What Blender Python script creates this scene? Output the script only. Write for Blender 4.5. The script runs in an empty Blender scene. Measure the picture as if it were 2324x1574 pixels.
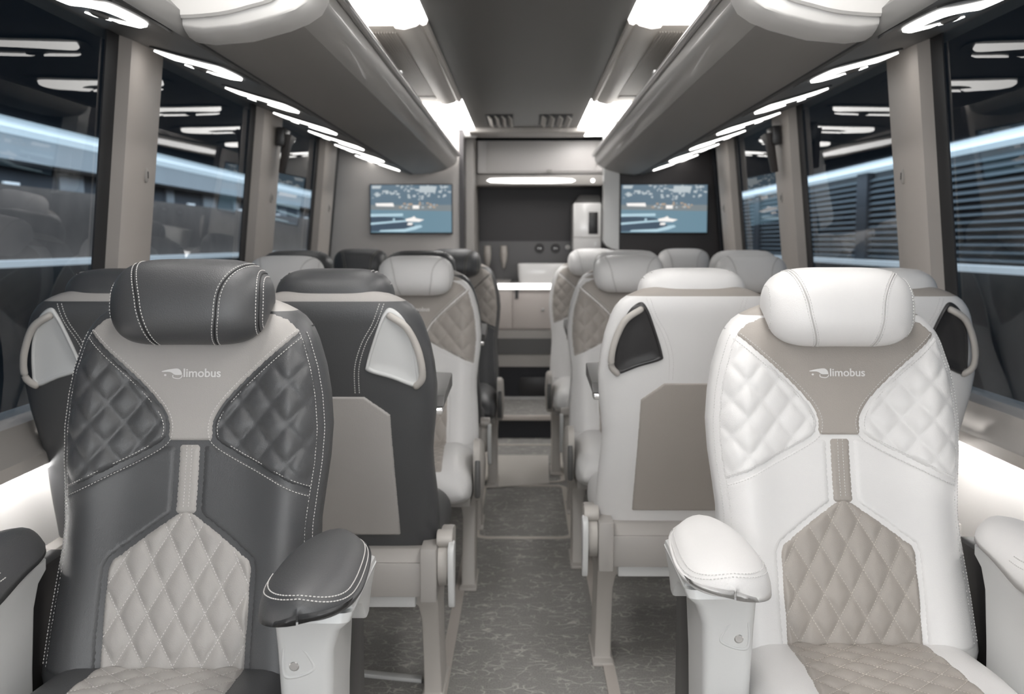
import bpy, bmesh, math, random
import numpy as np
from mathutils import Vector, Matrix
from mathutils.geometry import delaunay_2d_cdt
random.seed(7)
S = bpy.context.scene
COL = S.collection
PI = math.pi

# ------------------------------------------------------------------ camera, world, exposure
cam_d = bpy.data.cameras.new('camera')
cam_d.sensor_width = 36.0
cam_d.lens = 2400.0 * 36.0 / 2324.0
cam_d.clip_start = 0.02
cam_d.dof.use_dof = True
cam_d.dof.focus_distance = 1.78
cam_d.dof.aperture_fstop = 6.0
cam = bpy.data.objects.new('camera', cam_d)
COL.objects.link(cam)
cam.location = (-0.02, 0.0, 1.2)
cam.rotation_euler = (math.radians(84.4076), 0, math.radians(0.6653))
S.camera = cam
S.view_settings.view_transform = 'Standard'
S.view_settings.look = 'None'
S.view_settings.exposure = 0.62
S.view_settings.gamma = 1.0
S.view_settings.use_curve_mapping = False
W = bpy.data.worlds.new('dusk_sky')
S.world = W
W.use_nodes = True
W.node_tree.nodes['Background'].inputs[0].default_value = (0.30, 0.55, 0.85, 1)
W.node_tree.nodes['Background'].inputs[1].default_value = 0.07
S.cycles.max_bounces = 8
S.cycles.transparent_max_bounces = 16
S.cycles.sample_clamp_indirect = 6.0
S.cycles.caustics_reflective = False
S.cycles.caustics_refractive = False
_wl = bpy.data.lights.new('front_fill', 'AREA'); _wl.shape = 'RECTANGLE'; _wl.size = 2.0; _wl.size_y = 1.1  # added fill lamp behind the camera, no windscreen is built there
_wl.energy = 45; _wl.color = (0.93, 0.97, 1.0)
_wo = bpy.data.objects.new('front_fill', _wl); COL.objects.link(_wo)
_wo.location = (0, -2.5, 1.45); _wo.rotation_euler = (math.radians(90), 0, 0)

# ------------------------------------------------------------------ materials
def _mat(name):
    m = bpy.data.materials.new(name)
    m.use_nodes = True
    nt = m.node_tree
    b = nt.nodes['Principled BSDF']
    return m, nt, b

def mat(name, col, rough=0.5, metal=0.0, bump=0.0, bscale=400.0, var=0.0, vscale=6.0, coat=0.0, spec=0.5):
    m, nt, b = _mat(name)
    b.inputs['Base Color'].default_value = (*col, 1)
    b.inputs['Roughness'].default_value = rough
    b.inputs['Metallic'].default_value = metal
    b.inputs['Coat Weight'].default_value = coat
    b.inputs['Specular IOR Level'].default_value = spec
    tc = nt.nodes.new('ShaderNodeTexCoord')
    if bump:
        n = nt.nodes.new('ShaderNodeTexNoise')
        n.inputs['Scale'].default_value = bscale
        n.inputs['Detail'].default_value = 3
        bp = nt.nodes.new('ShaderNodeBump')
        bp.inputs['Strength'].default_value = bump
        bp.inputs['Distance'].default_value = 0.002
        nt.links.new(tc.outputs['Object'], n.inputs['Vector'])
        nt.links.new(n.outputs['Fac'], bp.inputs['Height'])
        nt.links.new(bp.outputs['Normal'], b.inputs['Normal'])
    if var:
        n2 = nt.nodes.new('ShaderNodeTexNoise')
        n2.inputs['Scale'].default_value = vscale
        n2.inputs['Detail'].default_value = 4
        mx = nt.nodes.new('ShaderNodeMix')
        mx.data_type = 'RGBA'
        mx.inputs[6].default_value = (*[c * (1 - var) for c in col], 1)
        mx.inputs[7].default_value = (*[min(1, c * (1 + var)) for c in col], 1)
        nt.links.new(tc.outputs['Object'], n2.inputs['Vector'])
        nt.links.new(n2.outputs['Fac'], mx.inputs[0])
        nt.links.new(mx.outputs[2], b.inputs['Base Color'])
    return m

def emis(name, col, strength):
    m, nt, b = _mat(name)
    b.inputs['Base Color'].default_value = (0.8, 0.8, 0.8, 1)
    b.inputs['Emission Color'].default_value = (*col, 1)
    b.inputs['Emission Strength'].default_value = strength
    return m

def glassmat(name, tint, ior=1.5, boost=0.0):
    m = bpy.data.materials.new(name)
    m.use_nodes = True
    nt = m.node_tree
    nt.nodes.clear()
    o = nt.nodes.new('ShaderNodeOutputMaterial')
    mx = nt.nodes.new('ShaderNodeMixShader')
    fr = nt.nodes.new('ShaderNodeFresnel')
    fr.inputs['IOR'].default_value = ior
    t = nt.nodes.new('ShaderNodeBsdfTransparent')
    t.inputs['Color'].default_value = (*tint, 1)
    g = nt.nodes.new('ShaderNodeBsdfGlossy')
    g.inputs['Roughness'].default_value = 0.0
    g.inputs['Color'].default_value = (1, 1, 1, 1)
    ge = nt.nodes.new('ShaderNodeNewGeometry')
    iv = nt.nodes.new('ShaderNodeMath'); iv.operation = 'SUBTRACT'; iv.inputs[0].default_value = 1.0
    ml = nt.nodes.new('ShaderNodeMath'); ml.operation = 'MULTIPLY'
    nt.links.new(ge.outputs['Backfacing'], iv.inputs[1])
    nt.links.new(iv.outputs[0], ml.inputs[0]); nt.links.new(fr.outputs[0], ml.inputs[1])
    nt.links.new(ml.outputs[0], mx.inputs[0])
    nt.links.new(t.outputs[0], mx.inputs[1])
    nt.links.new(g.outputs[0], mx.inputs[2])
    nt.links.new(mx.outputs[0], o.inputs['Surface'])
    return m

M = {}
M['dark'] = mat('dark_leather', (0.066, 0.067, 0.070), 0.42, bump=0.25, bscale=500, spec=0.6)
M['darkback'] = mat('dark_leather_back', (0.036, 0.034, 0.034), 0.55, bump=0.25, bscale=500)
M['grey'] = mat('grey_leather', (0.39, 0.372, 0.354), 0.45, bump=0.25, bscale=500)
M['beige'] = mat('beige_leather', (0.355, 0.325, 0.295), 0.48, bump=0.25, bscale=500)
M['white'] = mat('white_leather', (0.72, 0.712, 0.705), 0.42, bump=0.2, bscale=500)
M['thread_w'] = mat('white_thread', (0.72, 0.70, 0.68), 0.7)
M['thread_b'] = mat('beige_thread', (0.62, 0.58, 0.53), 0.7)
M['thread_s'] = mat('pale_thread', (0.66, 0.65, 0.64), 0.7)
M['seam_d'] = mat('dark_seam', (0.012, 0.012, 0.013), 0.6)
M['seam_w'] = mat('pale_seam', (0.5, 0.49, 0.48), 0.6)
M['print'] = mat('white_print', (0.72, 0.71, 0.70), 0.5)
M['pl_white'] = mat('white_plastic', (0.62, 0.625, 0.62), 0.35, coat=0.15)
M['pl_beige'] = mat('beige_plastic', (0.47, 0.445, 0.415), 0.45)
M['pl_grey'] = mat('grey_plastic', (0.37, 0.352, 0.332), 0.5)
M['pl_dark'] = mat('dark_plastic', (0.03, 0.029, 0.03), 0.35)
M['pl_mid'] = mat('mid_grey_plastic', (0.10, 0.098, 0.096), 0.4)
M['chrome'] = mat('chrome', (0.8, 0.8, 0.8), 0.12, metal=1.0)
M['alu'] = mat('brushed_metal', (0.62, 0.61, 0.60), 0.3, metal=1.0)
M['black'] = mat('black_rubber', (0.012, 0.013, 0.016), 0.5)
M['void'] = mat('dark_recess', (0.012, 0.013, 0.017), 0.6)
M['trim_lt'] = mat('light_trim', (0.50, 0.46, 0.425), 0.5, bump=0.1, bscale=300)
M['wallwhite'] = mat('white_side_panel', (0.78, 0.76, 0.74), 0.5)
M['ledge'] = mat('ledge_aluminium', (0.58, 0.55, 0.52), 0.32, metal=0.5)
M['strip'] = mat('grey_service_channel', (0.14, 0.138, 0.135), 0.45)
M['ceil'] = mat('dark_ceiling', (0.056, 0.052, 0.049), 0.4, var=0.05, vscale=2)
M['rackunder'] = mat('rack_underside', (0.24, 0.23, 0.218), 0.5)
M['rackwhite'] = mat('rack_white', (0.62, 0.61, 0.595), 0.35)
M['racklip'] = mat('rack_lip', (0.34, 0.33, 0.315), 0.36, coat=0.1)
M['vent'] = mat('vent_panel', (0.78, 0.745, 0.705), 0.4)
M['lamp'] = emis('lamp_light', (1, 0.98, 0.95), 2.8)
M['panel_l'] = emis('panel_light', (1, 0.975, 0.95), 4.9)
M['panel_far'] = emis('panel_light_far', (1, 0.975, 0.95), 7.5)
M['led_soft'] = emis('soft_led_light', (1, 0.985, 0.97), 1.9)
M['led'] = emis('led_light', (1, 0.985, 0.97), 15.0)
M['glass'] = glassmat('window_glass', (0.86, 0.90, 0.94), 1.38)
M['clear'] = glassmat('clear_glass', (0.93, 0.94, 0.94), 1.45)
M['part_l'] = mat('grey_partition', (0.52, 0.495, 0.475), 0.5)
M['part_r'] = mat('dark_partition', (0.024, 0.019, 0.019), 0.45)
M['cab'] = mat('beige_cabinet', (0.56, 0.51, 0.48), 0.45)
M['cabtop'] = mat('white_cabinet', (0.66, 0.635, 0.62), 0.4)
M['backpanel'] = mat('charcoal_panel', (0.052, 0.048, 0.050), 0.5)
M['splash'] = mat('grey_backsplash', (0.13, 0.125, 0.125), 0.4)
M['white_c'] = mat('white_ceramic', (0.78, 0.77, 0.76), 0.25, coat=0.3)

def carpet():
    m, nt, b = _mat('patterned_carpet')
    b.inputs['Roughness'].default_value = 0.95
    tc = nt.nodes.new('ShaderNodeTexCoord')
    mp = nt.nodes.new('ShaderNodeMapping')
    mp.inputs['Scale'].default_value = (1.0, 1.5, 1.0)
    nt.links.new(tc.outputs['Object'], mp.inputs['Vector'])
    n = nt.nodes.new('ShaderNodeTexNoise')
    n.inputs['Scale'].default_value = 9
    n.inputs['Detail'].default_value = 2
    nt.links.new(mp.outputs[0], n.inputs['Vector'])
    ad = nt.nodes.new('ShaderNodeMix'); ad.data_type = 'RGBA'; ad.blend_type = 'ADD'
    ad.inputs[0].default_value = 0.14
    nt.links.new(mp.outputs[0], ad.inputs[6]); nt.links.new(n.outputs['Color'], ad.inputs[7])
    v = nt.nodes.new('ShaderNodeTexVoronoi'); v.feature = 'DISTANCE_TO_EDGE'
    v.inputs['Scale'].default_value = 22
    nt.links.new(ad.outputs[2], v.inputs['Vector'])
    n2 = nt.nodes.new('ShaderNodeTexNoise'); n2.inputs['Scale'].default_value = 12
    nt.links.new(mp.outputs[0], n2.inputs['Vector'])
    r = nt.nodes.new('ShaderNodeValToRGB')
    r.color_ramp.elements[0].position = 0.02; r.color_ramp.elements[0].color = (1, 1, 1, 1)
    r.color_ramp.elements[1].position = 0.07; r.color_ramp.elements[1].color = (0, 0, 0, 1)
    nt.links.new(v.outputs['Distance'], r.inputs[0])
    r2 = nt.nodes.new('ShaderNodeValToRGB')
    r2.color_ramp.elements[0].position = 0.40; r2.color_ramp.elements[1].position = 0.62
    nt.links.new(n2.outputs['Fac'], r2.inputs[0])
    mu = nt.nodes.new('ShaderNodeMath'); mu.operation = 'MULTIPLY'
    nt.links.new(r.outputs[0], mu.inputs[0]); nt.links.new(r2.outputs[0], mu.inputs[1])
    fn = nt.nodes.new('ShaderNodeTexNoise'); fn.inputs['Scale'].default_value = 260; fn.inputs['Detail'].default_value = 2
    nt.links.new(tc.outputs['Object'], fn.inputs['Vector'])
    fr = nt.nodes.new('ShaderNodeValToRGB')
    fr.color_ramp.elements[0].position = 0.3; fr.color_ramp.elements[0].color = (0.20, 0.195, 0.186, 1)
    fr.color_ramp.elements[1].position = 0.7; fr.color_ramp.elements[1].color = (0.36, 0.35, 0.335, 1)
    nt.links.new(fn.outputs['Fac'], fr.inputs[0])
    mx = nt.nodes.new('ShaderNodeMix'); mx.data_type = 'RGBA'
    mx.inputs[7].default_value = (0.52, 0.505, 0.475, 1)
    nt.links.new(mu.outputs[0], mx.inputs[0]); nt.links.new(fr.outputs[0], mx.inputs[6])
    nt.links.new(mx.outputs[2], b.inputs['Base Color'])
    return m
M['carpet'] = carpet()
M['hatchline'] = mat('pale_floor_inlay', (.60, .56, .51), .6)

# ------------------------------------------------------------------ mesh helpers
class MB:
    def __init__(s):
        s.v = []; s.f = []; s.mi = []
    def add(s, vs, fs, mi=0):
        o = len(s.v); s.v += [tuple(p) for p in vs]
        s.f += [tuple(i + o for i in f) for f in fs]; s.mi += [mi] * len(fs)
        return s
    def box(s, x0, x1, y0, y1, z0, z1, mi=0):
        if x0 > x1: x0, x1 = x1, x0
        vs = [(x0, y0, z0), (x1, y0, z0), (x1, y1, z0), (x0, y1, z0), (x0, y0, z1), (x1, y0, z1), (x1, y1, z1), (x0, y1, z1)]
        return s.add(vs, [(0, 3, 2, 1), (4, 5, 6, 7), (0, 1, 5, 4), (1, 2, 6, 5), (2, 3, 7, 6), (3, 0, 4, 7)], mi)
    def loft(s, rings, cap=True, mi=0, closed=True):
        n = len(rings[0]); vs = [p for r in rings for p in r]; fs = []
        for i in range(len(rings) - 1):
            for j in range(n if closed else n - 1):
                k = (j + 1) % n
                fs.append((i * n + j, i * n + k, (i + 1) * n + k, (i + 1) * n + j))
        if cap:
            fs.append(tuple(range(n - 1, -1, -1))); fs.append(tuple((len(rings) - 1) * n + j for j in range(n)))
        return s.add(vs, fs, mi)
    def tube(s, path, r, n=8, mi=0):
        rings = []; P = [Vector(p) for p in path]
        up = Vector((0.12, 0.31, 0.94)).normalized()
        for i, p in enumerate(P):
            t = (P[min(i + 1, len(P) - 1)] - P[max(i - 1, 0)]).normalized()
            a = t.cross(up)
            if a.length < 1e-3: a = t.cross(Vector((1, 0, 0)))
            a.normalize(); b = t.cross(a)
            rr = r[i] if isinstance(r, (list, tuple)) else r
            rings.append([p + a * rr * math.cos(2 * PI * k / n) + b * rr * math.sin(2 * PI * k / n) for k in range(n)])
        return s.loft(rings, mi=mi)
    def lathe(s, c, prof, n=20, mi=0):
        rings = [[(c[0] + r * math.cos(2 * PI * k / n), c[1] + r * math.sin(2 * PI * k / n), c[2] + z) for k in range(n)] for r, z in prof]
        return s.loft(rings, mi=mi)
    def build(s, name, mats, parent=None, smooth=False, bevel=0.0, seg=2, recalc=True):
        me = bpy.data.meshes.new(name)
        me.from_pydata(s.v, [], s.f)
        if not isinstance(mats, (list, tuple)): mats = [mats]
        for m in mats: me.materials.append(M[m] if isinstance(m, str) else m)
        for p, i in zip(me.polygons, s.mi): p.material_index = i
        if recalc or bevel:
            bm = bmesh.new(); bm.from_mesh(me)
            if bevel:
                bmesh.ops.remove_doubles(bm, verts=bm.verts, dist=1e-6)
                es = [e for e in bm.edges if len(e.link_faces) == 2 and e.calc_face_angle(0) > 0.5]
                bmesh.ops.bevel(bm, geom=es, offset=bevel, segments=seg, affect='EDGES', profile=0.5)
            bmesh.ops.recalc_face_normals(bm, faces=bm.faces)
            bm.to_mesh(me); bm.free()
        if smooth or bevel:
            me.polygons.foreach_set('use_smooth', [True] * len(me.polygons))
            if bevel or smooth == 'auto':
                me.set_sharp_from_angle(angle=math.radians(38))
        o = bpy.data.objects.new(name, me)
        COL.objects.link(o)
        if parent: o.parent = parent
        return o

def tag(o, label=None, cat=None, group=None, kind=None):
    if label: o['label'] = label
    if cat: o['category'] = cat
    if group: o['group'] = group
    if kind: o['kind'] = kind
    return o

def empty(name, loc=(0, 0, 0), rz=0.0):
    o = bpy.data.objects.new(name, None); COL.objects.link(o)
    o.location = loc; o.rotation_euler = (0, 0, rz); o.empty_display_size = 0.05
    return o

def bx(name, dims, m, parent=None, bevel=0.0, seg=2):
    return MB().box(*dims).build(name, m, parent, bevel=bevel, seg=seg)

def struct(o, label=None, cat=None):
    o['kind'] = 'structure'
    if label: o['label'] = label
    if cat: o['category'] = cat
    return o

def extr(poly, axis, a, b):
    """poly: 2D list; axis 'y': (x,z) extruded y a..b ; 'x': (y,z) ; 'z': (x,y)"""
    def P(p, t):
        if axis == 'y': return (p[0], t, p[1])
        if axis == 'x': return (t, p[0], p[1])
        return (p[0], p[1], t)
    m = MB(); m.loft([[P(p, a) for p in poly], [P(p, b) for p in poly]])
    return m

def spline(pts, n=8, closed=False):
    """Catmull-Rom"""
    out = []; N = len(pts); P = [np.array(p, float) for p in pts]
    rng = range(N if closed else N - 1)
    for i in rng:
        if closed: p0, p1, p2, p3 = P[(i - 1) % N], P[i], P[(i + 1) % N], P[(i + 2) % N]
        else: p0, p1, p2, p3 = P[max(i - 1, 0)], P[i], P[i + 1], P[min(i + 2, N - 1)]
        for k in range(n):
            t = k / n
            out.append(0.5 * ((2 * p1) + (-p0 + p2) * t + (2 * p0 - 5 * p1 + 4 * p2 - p3) * t * t + (-p0 + 3 * p1 - 3 * p2 + p3) * t ** 3))
    if not closed: out.append(P[-1])
    return [tuple(p) for p in out]

def resample(pts, d, closed=True):
    P = [np.array(p, float) for p in pts]
    if closed: P = P + [P[0]]
    out = []
    for a, b in zip(P[:-1], P[1:]):
        L = np.linalg.norm(b - a); n = max(1, int(round(L / d)))
        for k in range(n): out.append(a + (b - a) * k / n)
    if not closed: out.append(P[-1])
    return [tuple(p) for p in out]

def seg_dist(pts, poly, closed=True):
    pts = np.asarray(pts, float); d = np.full(len(pts), 1e9)
    n = len(poly)
    for i in range(n if closed else n - 1):
        a = np.array(poly[i]); b = np.array(poly[(i + 1) % n]); ab = b - a
        t = np.clip(((pts - a) @ ab) / max(ab @ ab, 1e-12), 0, 1)
        q = a + t[:, None] * ab
        d = np.minimum(d, np.hypot(*(pts - q).T))
    return d

def inside(pts, poly):
    pts = np.asarray(pts, float); x, y = pts.T; c = np.zeros(len(pts), bool); n = len(poly)
    for i in range(n):
        x1, y1 = poly[i]; x2, y2 = poly[(i + 1) % n]
        if abs(y2 - y1) < 1e-12: continue
        cond = ((y1 > y) != (y2 > y)) & (x < (x2 - x1) * (y - y1) / (y2 - y1) + x1)
        c ^= cond
    return c

def panel_mesh(poly, step, fn):
    """triangulated sheet of the polygon; fn(pts (n,2), edge distance) -> (n,3) positions"""
    B = resample(poly, step)
    xs = [p[0] for p in B]; ys = [p[1] for p in B]
    G = []; j = 0; y = min(ys)
    while y < max(ys):
        x = min(xs) + (step / 2 if j % 2 else 0)
        while x < max(xs): G.append((x, y)); x += step
        y += step * 0.87; j += 1
    G = np.array(G); G = G[inside(G, B)]; G = G[seg_dist(G, B) > step * 0.5]
    # extra rings near the border for a crisp seam
    V = [Vector(p) for p in B] + [Vector(p) for p in G]
    r = delaunay_2d_cdt(V, [], [list(range(len(B)))], 1, 1e-7)
    vs = np.array([tuple(p) for p in r[0]]); fs = r[2]
    e = seg_dist(vs, B)
    pos = fn(vs, e)
    m = MB(); m.add([tuple(p) for p in pos], [tuple(f) for f in fs])
    return m

# ------------------------------------------------------------------ seat shape
TA = math.radians(16); SA, CA = math.sin(TA), math.cos(TA)
Z0 = 0.47
WV = [(-0.03, .228), (0, .238), (.1, .234), (.2, .227), (.25, .226), (.3, .231), (.36, .238), (.42, .241), (.48, .236), (.53, .227), (.58, .212), (.60, .203), (.62, .189), (.638, .165), (.654, .125), (.664, .07)]
def wv(v): return float(np.interp(v, [a for a, b in WV], [b for a, b in WV]))
HT = 0.056
def back_curve(v):
    v = np.asarray(v, float)
    return v * SA + .024 * np.sin(PI * np.clip(v / .66, 0, 1)) ** 1.3
def front_y(u, v):
    """forward surface of the backrest, local y (front is -y)"""
    u = np.asarray(u, float); v = np.asarray(v, float)
    w = np.interp(v, [a for a, b in WV], [b for a, b in WV])
    k = np.clip(np.abs(u) / w, 0, 1)
    h = HT * np.sqrt(np.clip(1 - np.clip((v - 0.585) / 0.0795, 0, 1) ** 2, 0, 1))
    y = back_curve(v) + HT - h * (1 - k ** 5) ** (1 / 3.2)
    bol = 0.024 * np.exp(-((np.abs(u) - 0.185) / 0.055) ** 2) * np.clip((0.62 - v) / 0.1, 0, 1)
    lum = 0.012 * np.exp(-((v - 0.14) / 0.12) ** 2) * (1 - np.clip(np.abs(u) / 0.2, 0, 1) ** 2)
    return y - (bol + lum) * (1 - k ** 8)
def rear_y(u, v):
    u = np.asarray(u, float); v = np.asarray(v, float)
    w = np.interp(v, [a for a, b in WV], [b for a, b in WV])
    k = np.clip(np.abs(u) / w, 0, 1)
    h = HT * np.sqrt(np.clip(1 - np.clip((v - 0.585) / 0.0795, 0, 1) ** 2, 0, 1))
    return back_curve(v) + HT + h * (1 - k ** 6) ** (1 / 3.0)
def zc(v): return Z0 + np.asarray(v) * CA

def core_mesh():
    m = MB(); rings = []
    vs = list(np.linspace(-0.03, 0.585, 84)) + [.598, .61, .622, .633, .643, .651, .657, .661, .6635]
    N = 64
    for v in vs:
        w = wv(v); ring = []
        for k in range(N + 1):
            u = -w * math.cos(PI * k / N); ring.append((u, float(front_y(u, v)), float(zc(v))))
        for k in range(1, N):
            u = w * math.cos(PI * k / N); ring.append((u, float(rear_y(u, v)), float(zc(v))))
        rings.append(ring)
    m.loft(rings)
    # material: top above the seam takes the insert colour
    cut = zc(0.628)
    for i, f in enumerate(m.f):
        z = sum(m.v[j][2] for j in f) / len(f)
        if z > cut: m.mi[i] = 1
    return m

Q = spline([(.203, .607), (.163, .572), (.122, .534), (.080, .492), (.052, .458), (.041, .434), (.040, .414), (.049, .397), (.09, .372), (.145, .345), (.219, .308)], 6)
OUT = [(wv(v) - 0.014, v) for v in np.linspace(.31, .60, 20)]
QP = Q + OUT[:-1]
def mir(P): return [(-x, y) for x, y in P][::-1]
INS = [(-.040, .398), (.040, .398)] + [p for p in Q[::-1] if p[1] > .400] + [(.200, .615), (.186, .635), (.160, .650), (.12, .660), (.06, .665), (0, .667)]
Qr = [p for p in Q[::-1] if p[1] > .400]
Qr = [p for i, p in enumerate(Qr)]
# keep the part of Q above the narrow waist
k0 = min(range(len(Q)), key=lambda i: Q[i][0])
QUP = Q[:k0 + 4][::-1]
def shr(P, d):  # pull away from the seam toward centre
    return [(x - d if x > 0 else x + d, y) for x, y in P]
R_ = [(min(x + .0005, .188), y) for x, y in QUP if .402 < y < .60]
INS = [(-.038, .3985), (.038, .3985)] + R_ + [(.178, .608), (.166, .619), (.140, .630), (.11, .636), (.06, .640)] + [(-.06, .640), (-.11, .636), (-.140, .630), (-.166, .619), (-.178, .608)] + [(-x, y) for x, y in R_[::-1]]
STRIP = [(-.020, .272), (.020, .272), (.020, .395), (-.020, .395)]
LUM = [(-.122, .012), (.122, .012), (.124, .10), (.124, .182), (.119, .198), (.066, .238), (.021, .270), (0, .284), (-.021, .270), (-.066, .238), (-.119, .198), (-.124, .182), (-.124, .10)]
QLOW = [p for p in Q[k0:] ]
LOWR = [(.127, .012), (.128, .10), (.128, .185), (.122, .201), (.068, .242), (.023, .274), (.023, .394)] + [(x, y - .004) for x, y in QLOW if y < .395] + [(wv(v) - .014, v) for v in np.linspace(.30, .012, 16)]

def lift_edge(e, r=0.006, lo=-0.0028, hi=0.003):
    t = np.clip(e / r, 0, 1)
    return lo + (hi - lo) * np.sqrt(1 - (1 - t) ** 2)
def quilt(a, b, w, h, amp):
    s = a / w + b / h; t = a / w - b / h
    d1 = np.abs(s - np.round(s)) * 2; d2 = np.abs(t - np.round(t)) * 2
    return amp * (1 - (1 - d1) ** 2.6) * (1 - (1 - d2) ** 2.6)
def on_front(pts, lift):
    u, v = pts.T
    return np.stack([u, front_y(u, v) - lift, zc(v)], 1)

def f_plain(p, e): return on_front(p, lift_edge(e))
def f_quilt(p, e):
    g = np.clip(e / .012, 0, 1)
    return on_front(p, lift_edge(e) - .002 + g * quilt(p[:, 0], p[:, 1], .058, .072, .0065))
LQW, LQH = .049, .086
def f_lum(p, e):
    g = np.clip(e / .008, 0, 1)
    return on_front(p, lift_edge(e) - .001 + g * quilt(p[:, 0], p[:, 1] - .284, LQW, LQH, .0060))

def stitch_line(m, pts3, w=.0013, L=.0036, gap=.0022, t=.0011):
    """pts3 dense 3D polyline with outward normals: [(p, n)]"""
    P = [Vector(p) for p, n in pts3]; Ns = [Vector(n) for p, n in pts3]
    acc = 0.0; nxt = 0.0; i = 0
    cum = [0.0]
    for a, b in zip(P[:-1], P[1:]): cum.append(cum[-1] + (b - a).length)
    tot = cum[-1]; s = 0.0
    def at(s):
        k = min(max(int(np.searchsorted(cum, s)) - 1, 0), len(P) - 2)
        d = cum[k + 1] - cum[k]; q = (s - cum[k]) / d if d > 0 else 0
        return P[k].lerp(P[k + 1], q), Ns[k]
    while s + L < tot:
        a, n = at(s); b, _ = at(s + L); d = (b - a)
        if d.length > 1e-6:
            side = d.cross(n).normalized() * w / 2; up = n.normalized() * t
            m.add([a - side, a + side, b + side, b - side, a - side * .6 + up + d * .12, a + side * .6 + up + d * .12, b + side * .6 + up - d * .12, b - side * .6 + up - d * .12],
                  [(4, 5, 6, 7), (0, 1, 5, 4), (1, 2, 6, 5), (2, 3, 7, 6), (3, 0, 4, 7)])
        s += L + gap
NF = (0, -CA, SA)
def front_poly(pts, lift):
    D = resample(pts, .004, closed=False)
    a = np.array(D); u, v = a.T
    y = front_y(u, v) - lift
    return [((float(uu), float(yy), float(zz)), NF) for uu, yy, zz in zip(u, y, zc(v))]
def offset_line(P, d):
    P = [np.array(p) for p in P]; out = []
    for i in range(len(P)):
        t = P[min(i + 1, len(P) - 1)] - P[max(i - 1, 0)]; t = t / (np.linalg.norm(t) + 1e-9)
        out.append(tuple(P[i] + np.array([-t[1], t[0]]) * d))
    return out

def backrest_stitch():
    m = MB()
    # Q runs from shoulder to waist to outer edge; left normal (d>0) points...
    for sg in (1, -1):
        for d in (.008, -.008):
            L = offset_line(Q, d)
            L = [p for p in L if abs(p[0]) < wv(p[1]) - .014]
            L = [(sg * x, y) for x, y in L]
            stitch_line(m, front_poly(L, .0032))
        for d in (.008, .019):
            L = [(sg * (wv(v) - d), v) for v in np.linspace(.02, .600, 60)]
            stitch_line(m, front_poly(L, .0012))
        L = [(sg * .0045, v) for v in np.linspace(.285, .393, 12)]
        stitch_line(m, front_poly(L, .0034))
    return m
def lumbar_stitch():
    m = MB(); P = np.array(LUM)
    for sgn in (1, -1):
        for k in range(-14, 15):
            # u/w + sgn*(v-.284)/h = k
            vs = np.linspace(.012, .284, 140); us = (k - sgn * (vs - .284) / LQH) * LQW
            pts = np.stack([us, vs], 1); ok = inside(pts, LUM) & (seg_dist(pts, LUM) > .004)
            run = []
            for p, o in zip(pts, ok):
                if o: run.append(tuple(p))
                elif len(run) > 3: stitch_line(m, front_poly(run, .0021), w=.0011); run = []
                else: run = []
            if len(run) > 3: stitch_line(m, front_poly(run, .0021), w=.0011)
    return m

# headrest
HX, HY, HZ = .139, .088, .079
HC_V = .650
def head_pt(x, th):
    k = min(abs(x) / HX, 1.0)
    s = (1 - k ** 4.2) ** (1 / 2.6)
    c, d = math.cos(th), math.sin(th)   # c along -y front, d up
    n = 2 / 2.5
    yy = -math.copysign(abs(c) ** n, c) * HY * (0.35 + .65 * s) * (s ** .35 if s > 0 else 0)
    zz = math.copysign(abs(d) ** n, d) * HZ * s
    if zz < 0 and yy > -0.02:
        q = min(1, (yy + .02) / .05); zz *= 1 - .93 * q
    if zz < 0: zz *= 1.0 - 0.03 * math.cos(x / HX * 2)
    yy -= .002
    # tilt
    a = math.radians(12)
    y2 = yy * math.cos(a) + zz * math.sin(a); z2 = -yy * math.sin(a) * .25 + zz * math.cos(a)
    return (x, y2 + HC_V * SA, float(zc(HC_V)) + z2)
def headrest_mesh():
    m = MB(); rings = []
    xs = [-HX * math.cos(PI * i / 40) for i in range(41)]
    xs[0] *= .9995; xs[-1] *= .9995
    for x in xs: rings.append([head_pt(x, 2 * PI * j / 44) for j in range(44)])
    m.loft(rings); return m
SEAMS = [lambda d: -.072 - .022 * d, lambda d: .064 + .030 * max(d, -.2) ** 2 + .012 * d, lambda d: .129 - .004 * d * d, lambda d: -.134 + .002 * d * d]
def head_curve(f, off, th0=-1.25, th1=1.75, n=60):
    out = []
    for i in range(n + 1):
        th = th0 + (th1 - th0) * i / n
        x = f(math.sin(th)) + off
        a = Vector(head_pt(x, th)); b = Vector(head_pt(x, th + .02)); c = Vector(head_pt(x + .001, th))
        nn = (b - a).cross(c - a)
        if nn.length < 1e-9: nn = Vector((0, -1, 0))
        nn.normalize()
        ctr = Vector((x * .8, -.015 + HC_V * SA, float(zc(HC_V))))
        if nn.dot(a - ctr) < 0: nn = -nn
        out.append((a + nn * .0002, nn))
    return out
def head_stitch():
    m = MB()
    for k, f in enumerate(SEAMS):
        for off in ((-.0045, .0045) if k < 3 else (0,)):
            stitch_line(m, head_curve(f, off), w=.0013)
    return m
def head_seam(q):
    m = MB()
    for f in SEAMS[q:q + 1]:
        m.tube([p - n * .0006 for p, n in head_curve(f, 0)], .0016, 6)
    return m

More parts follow.
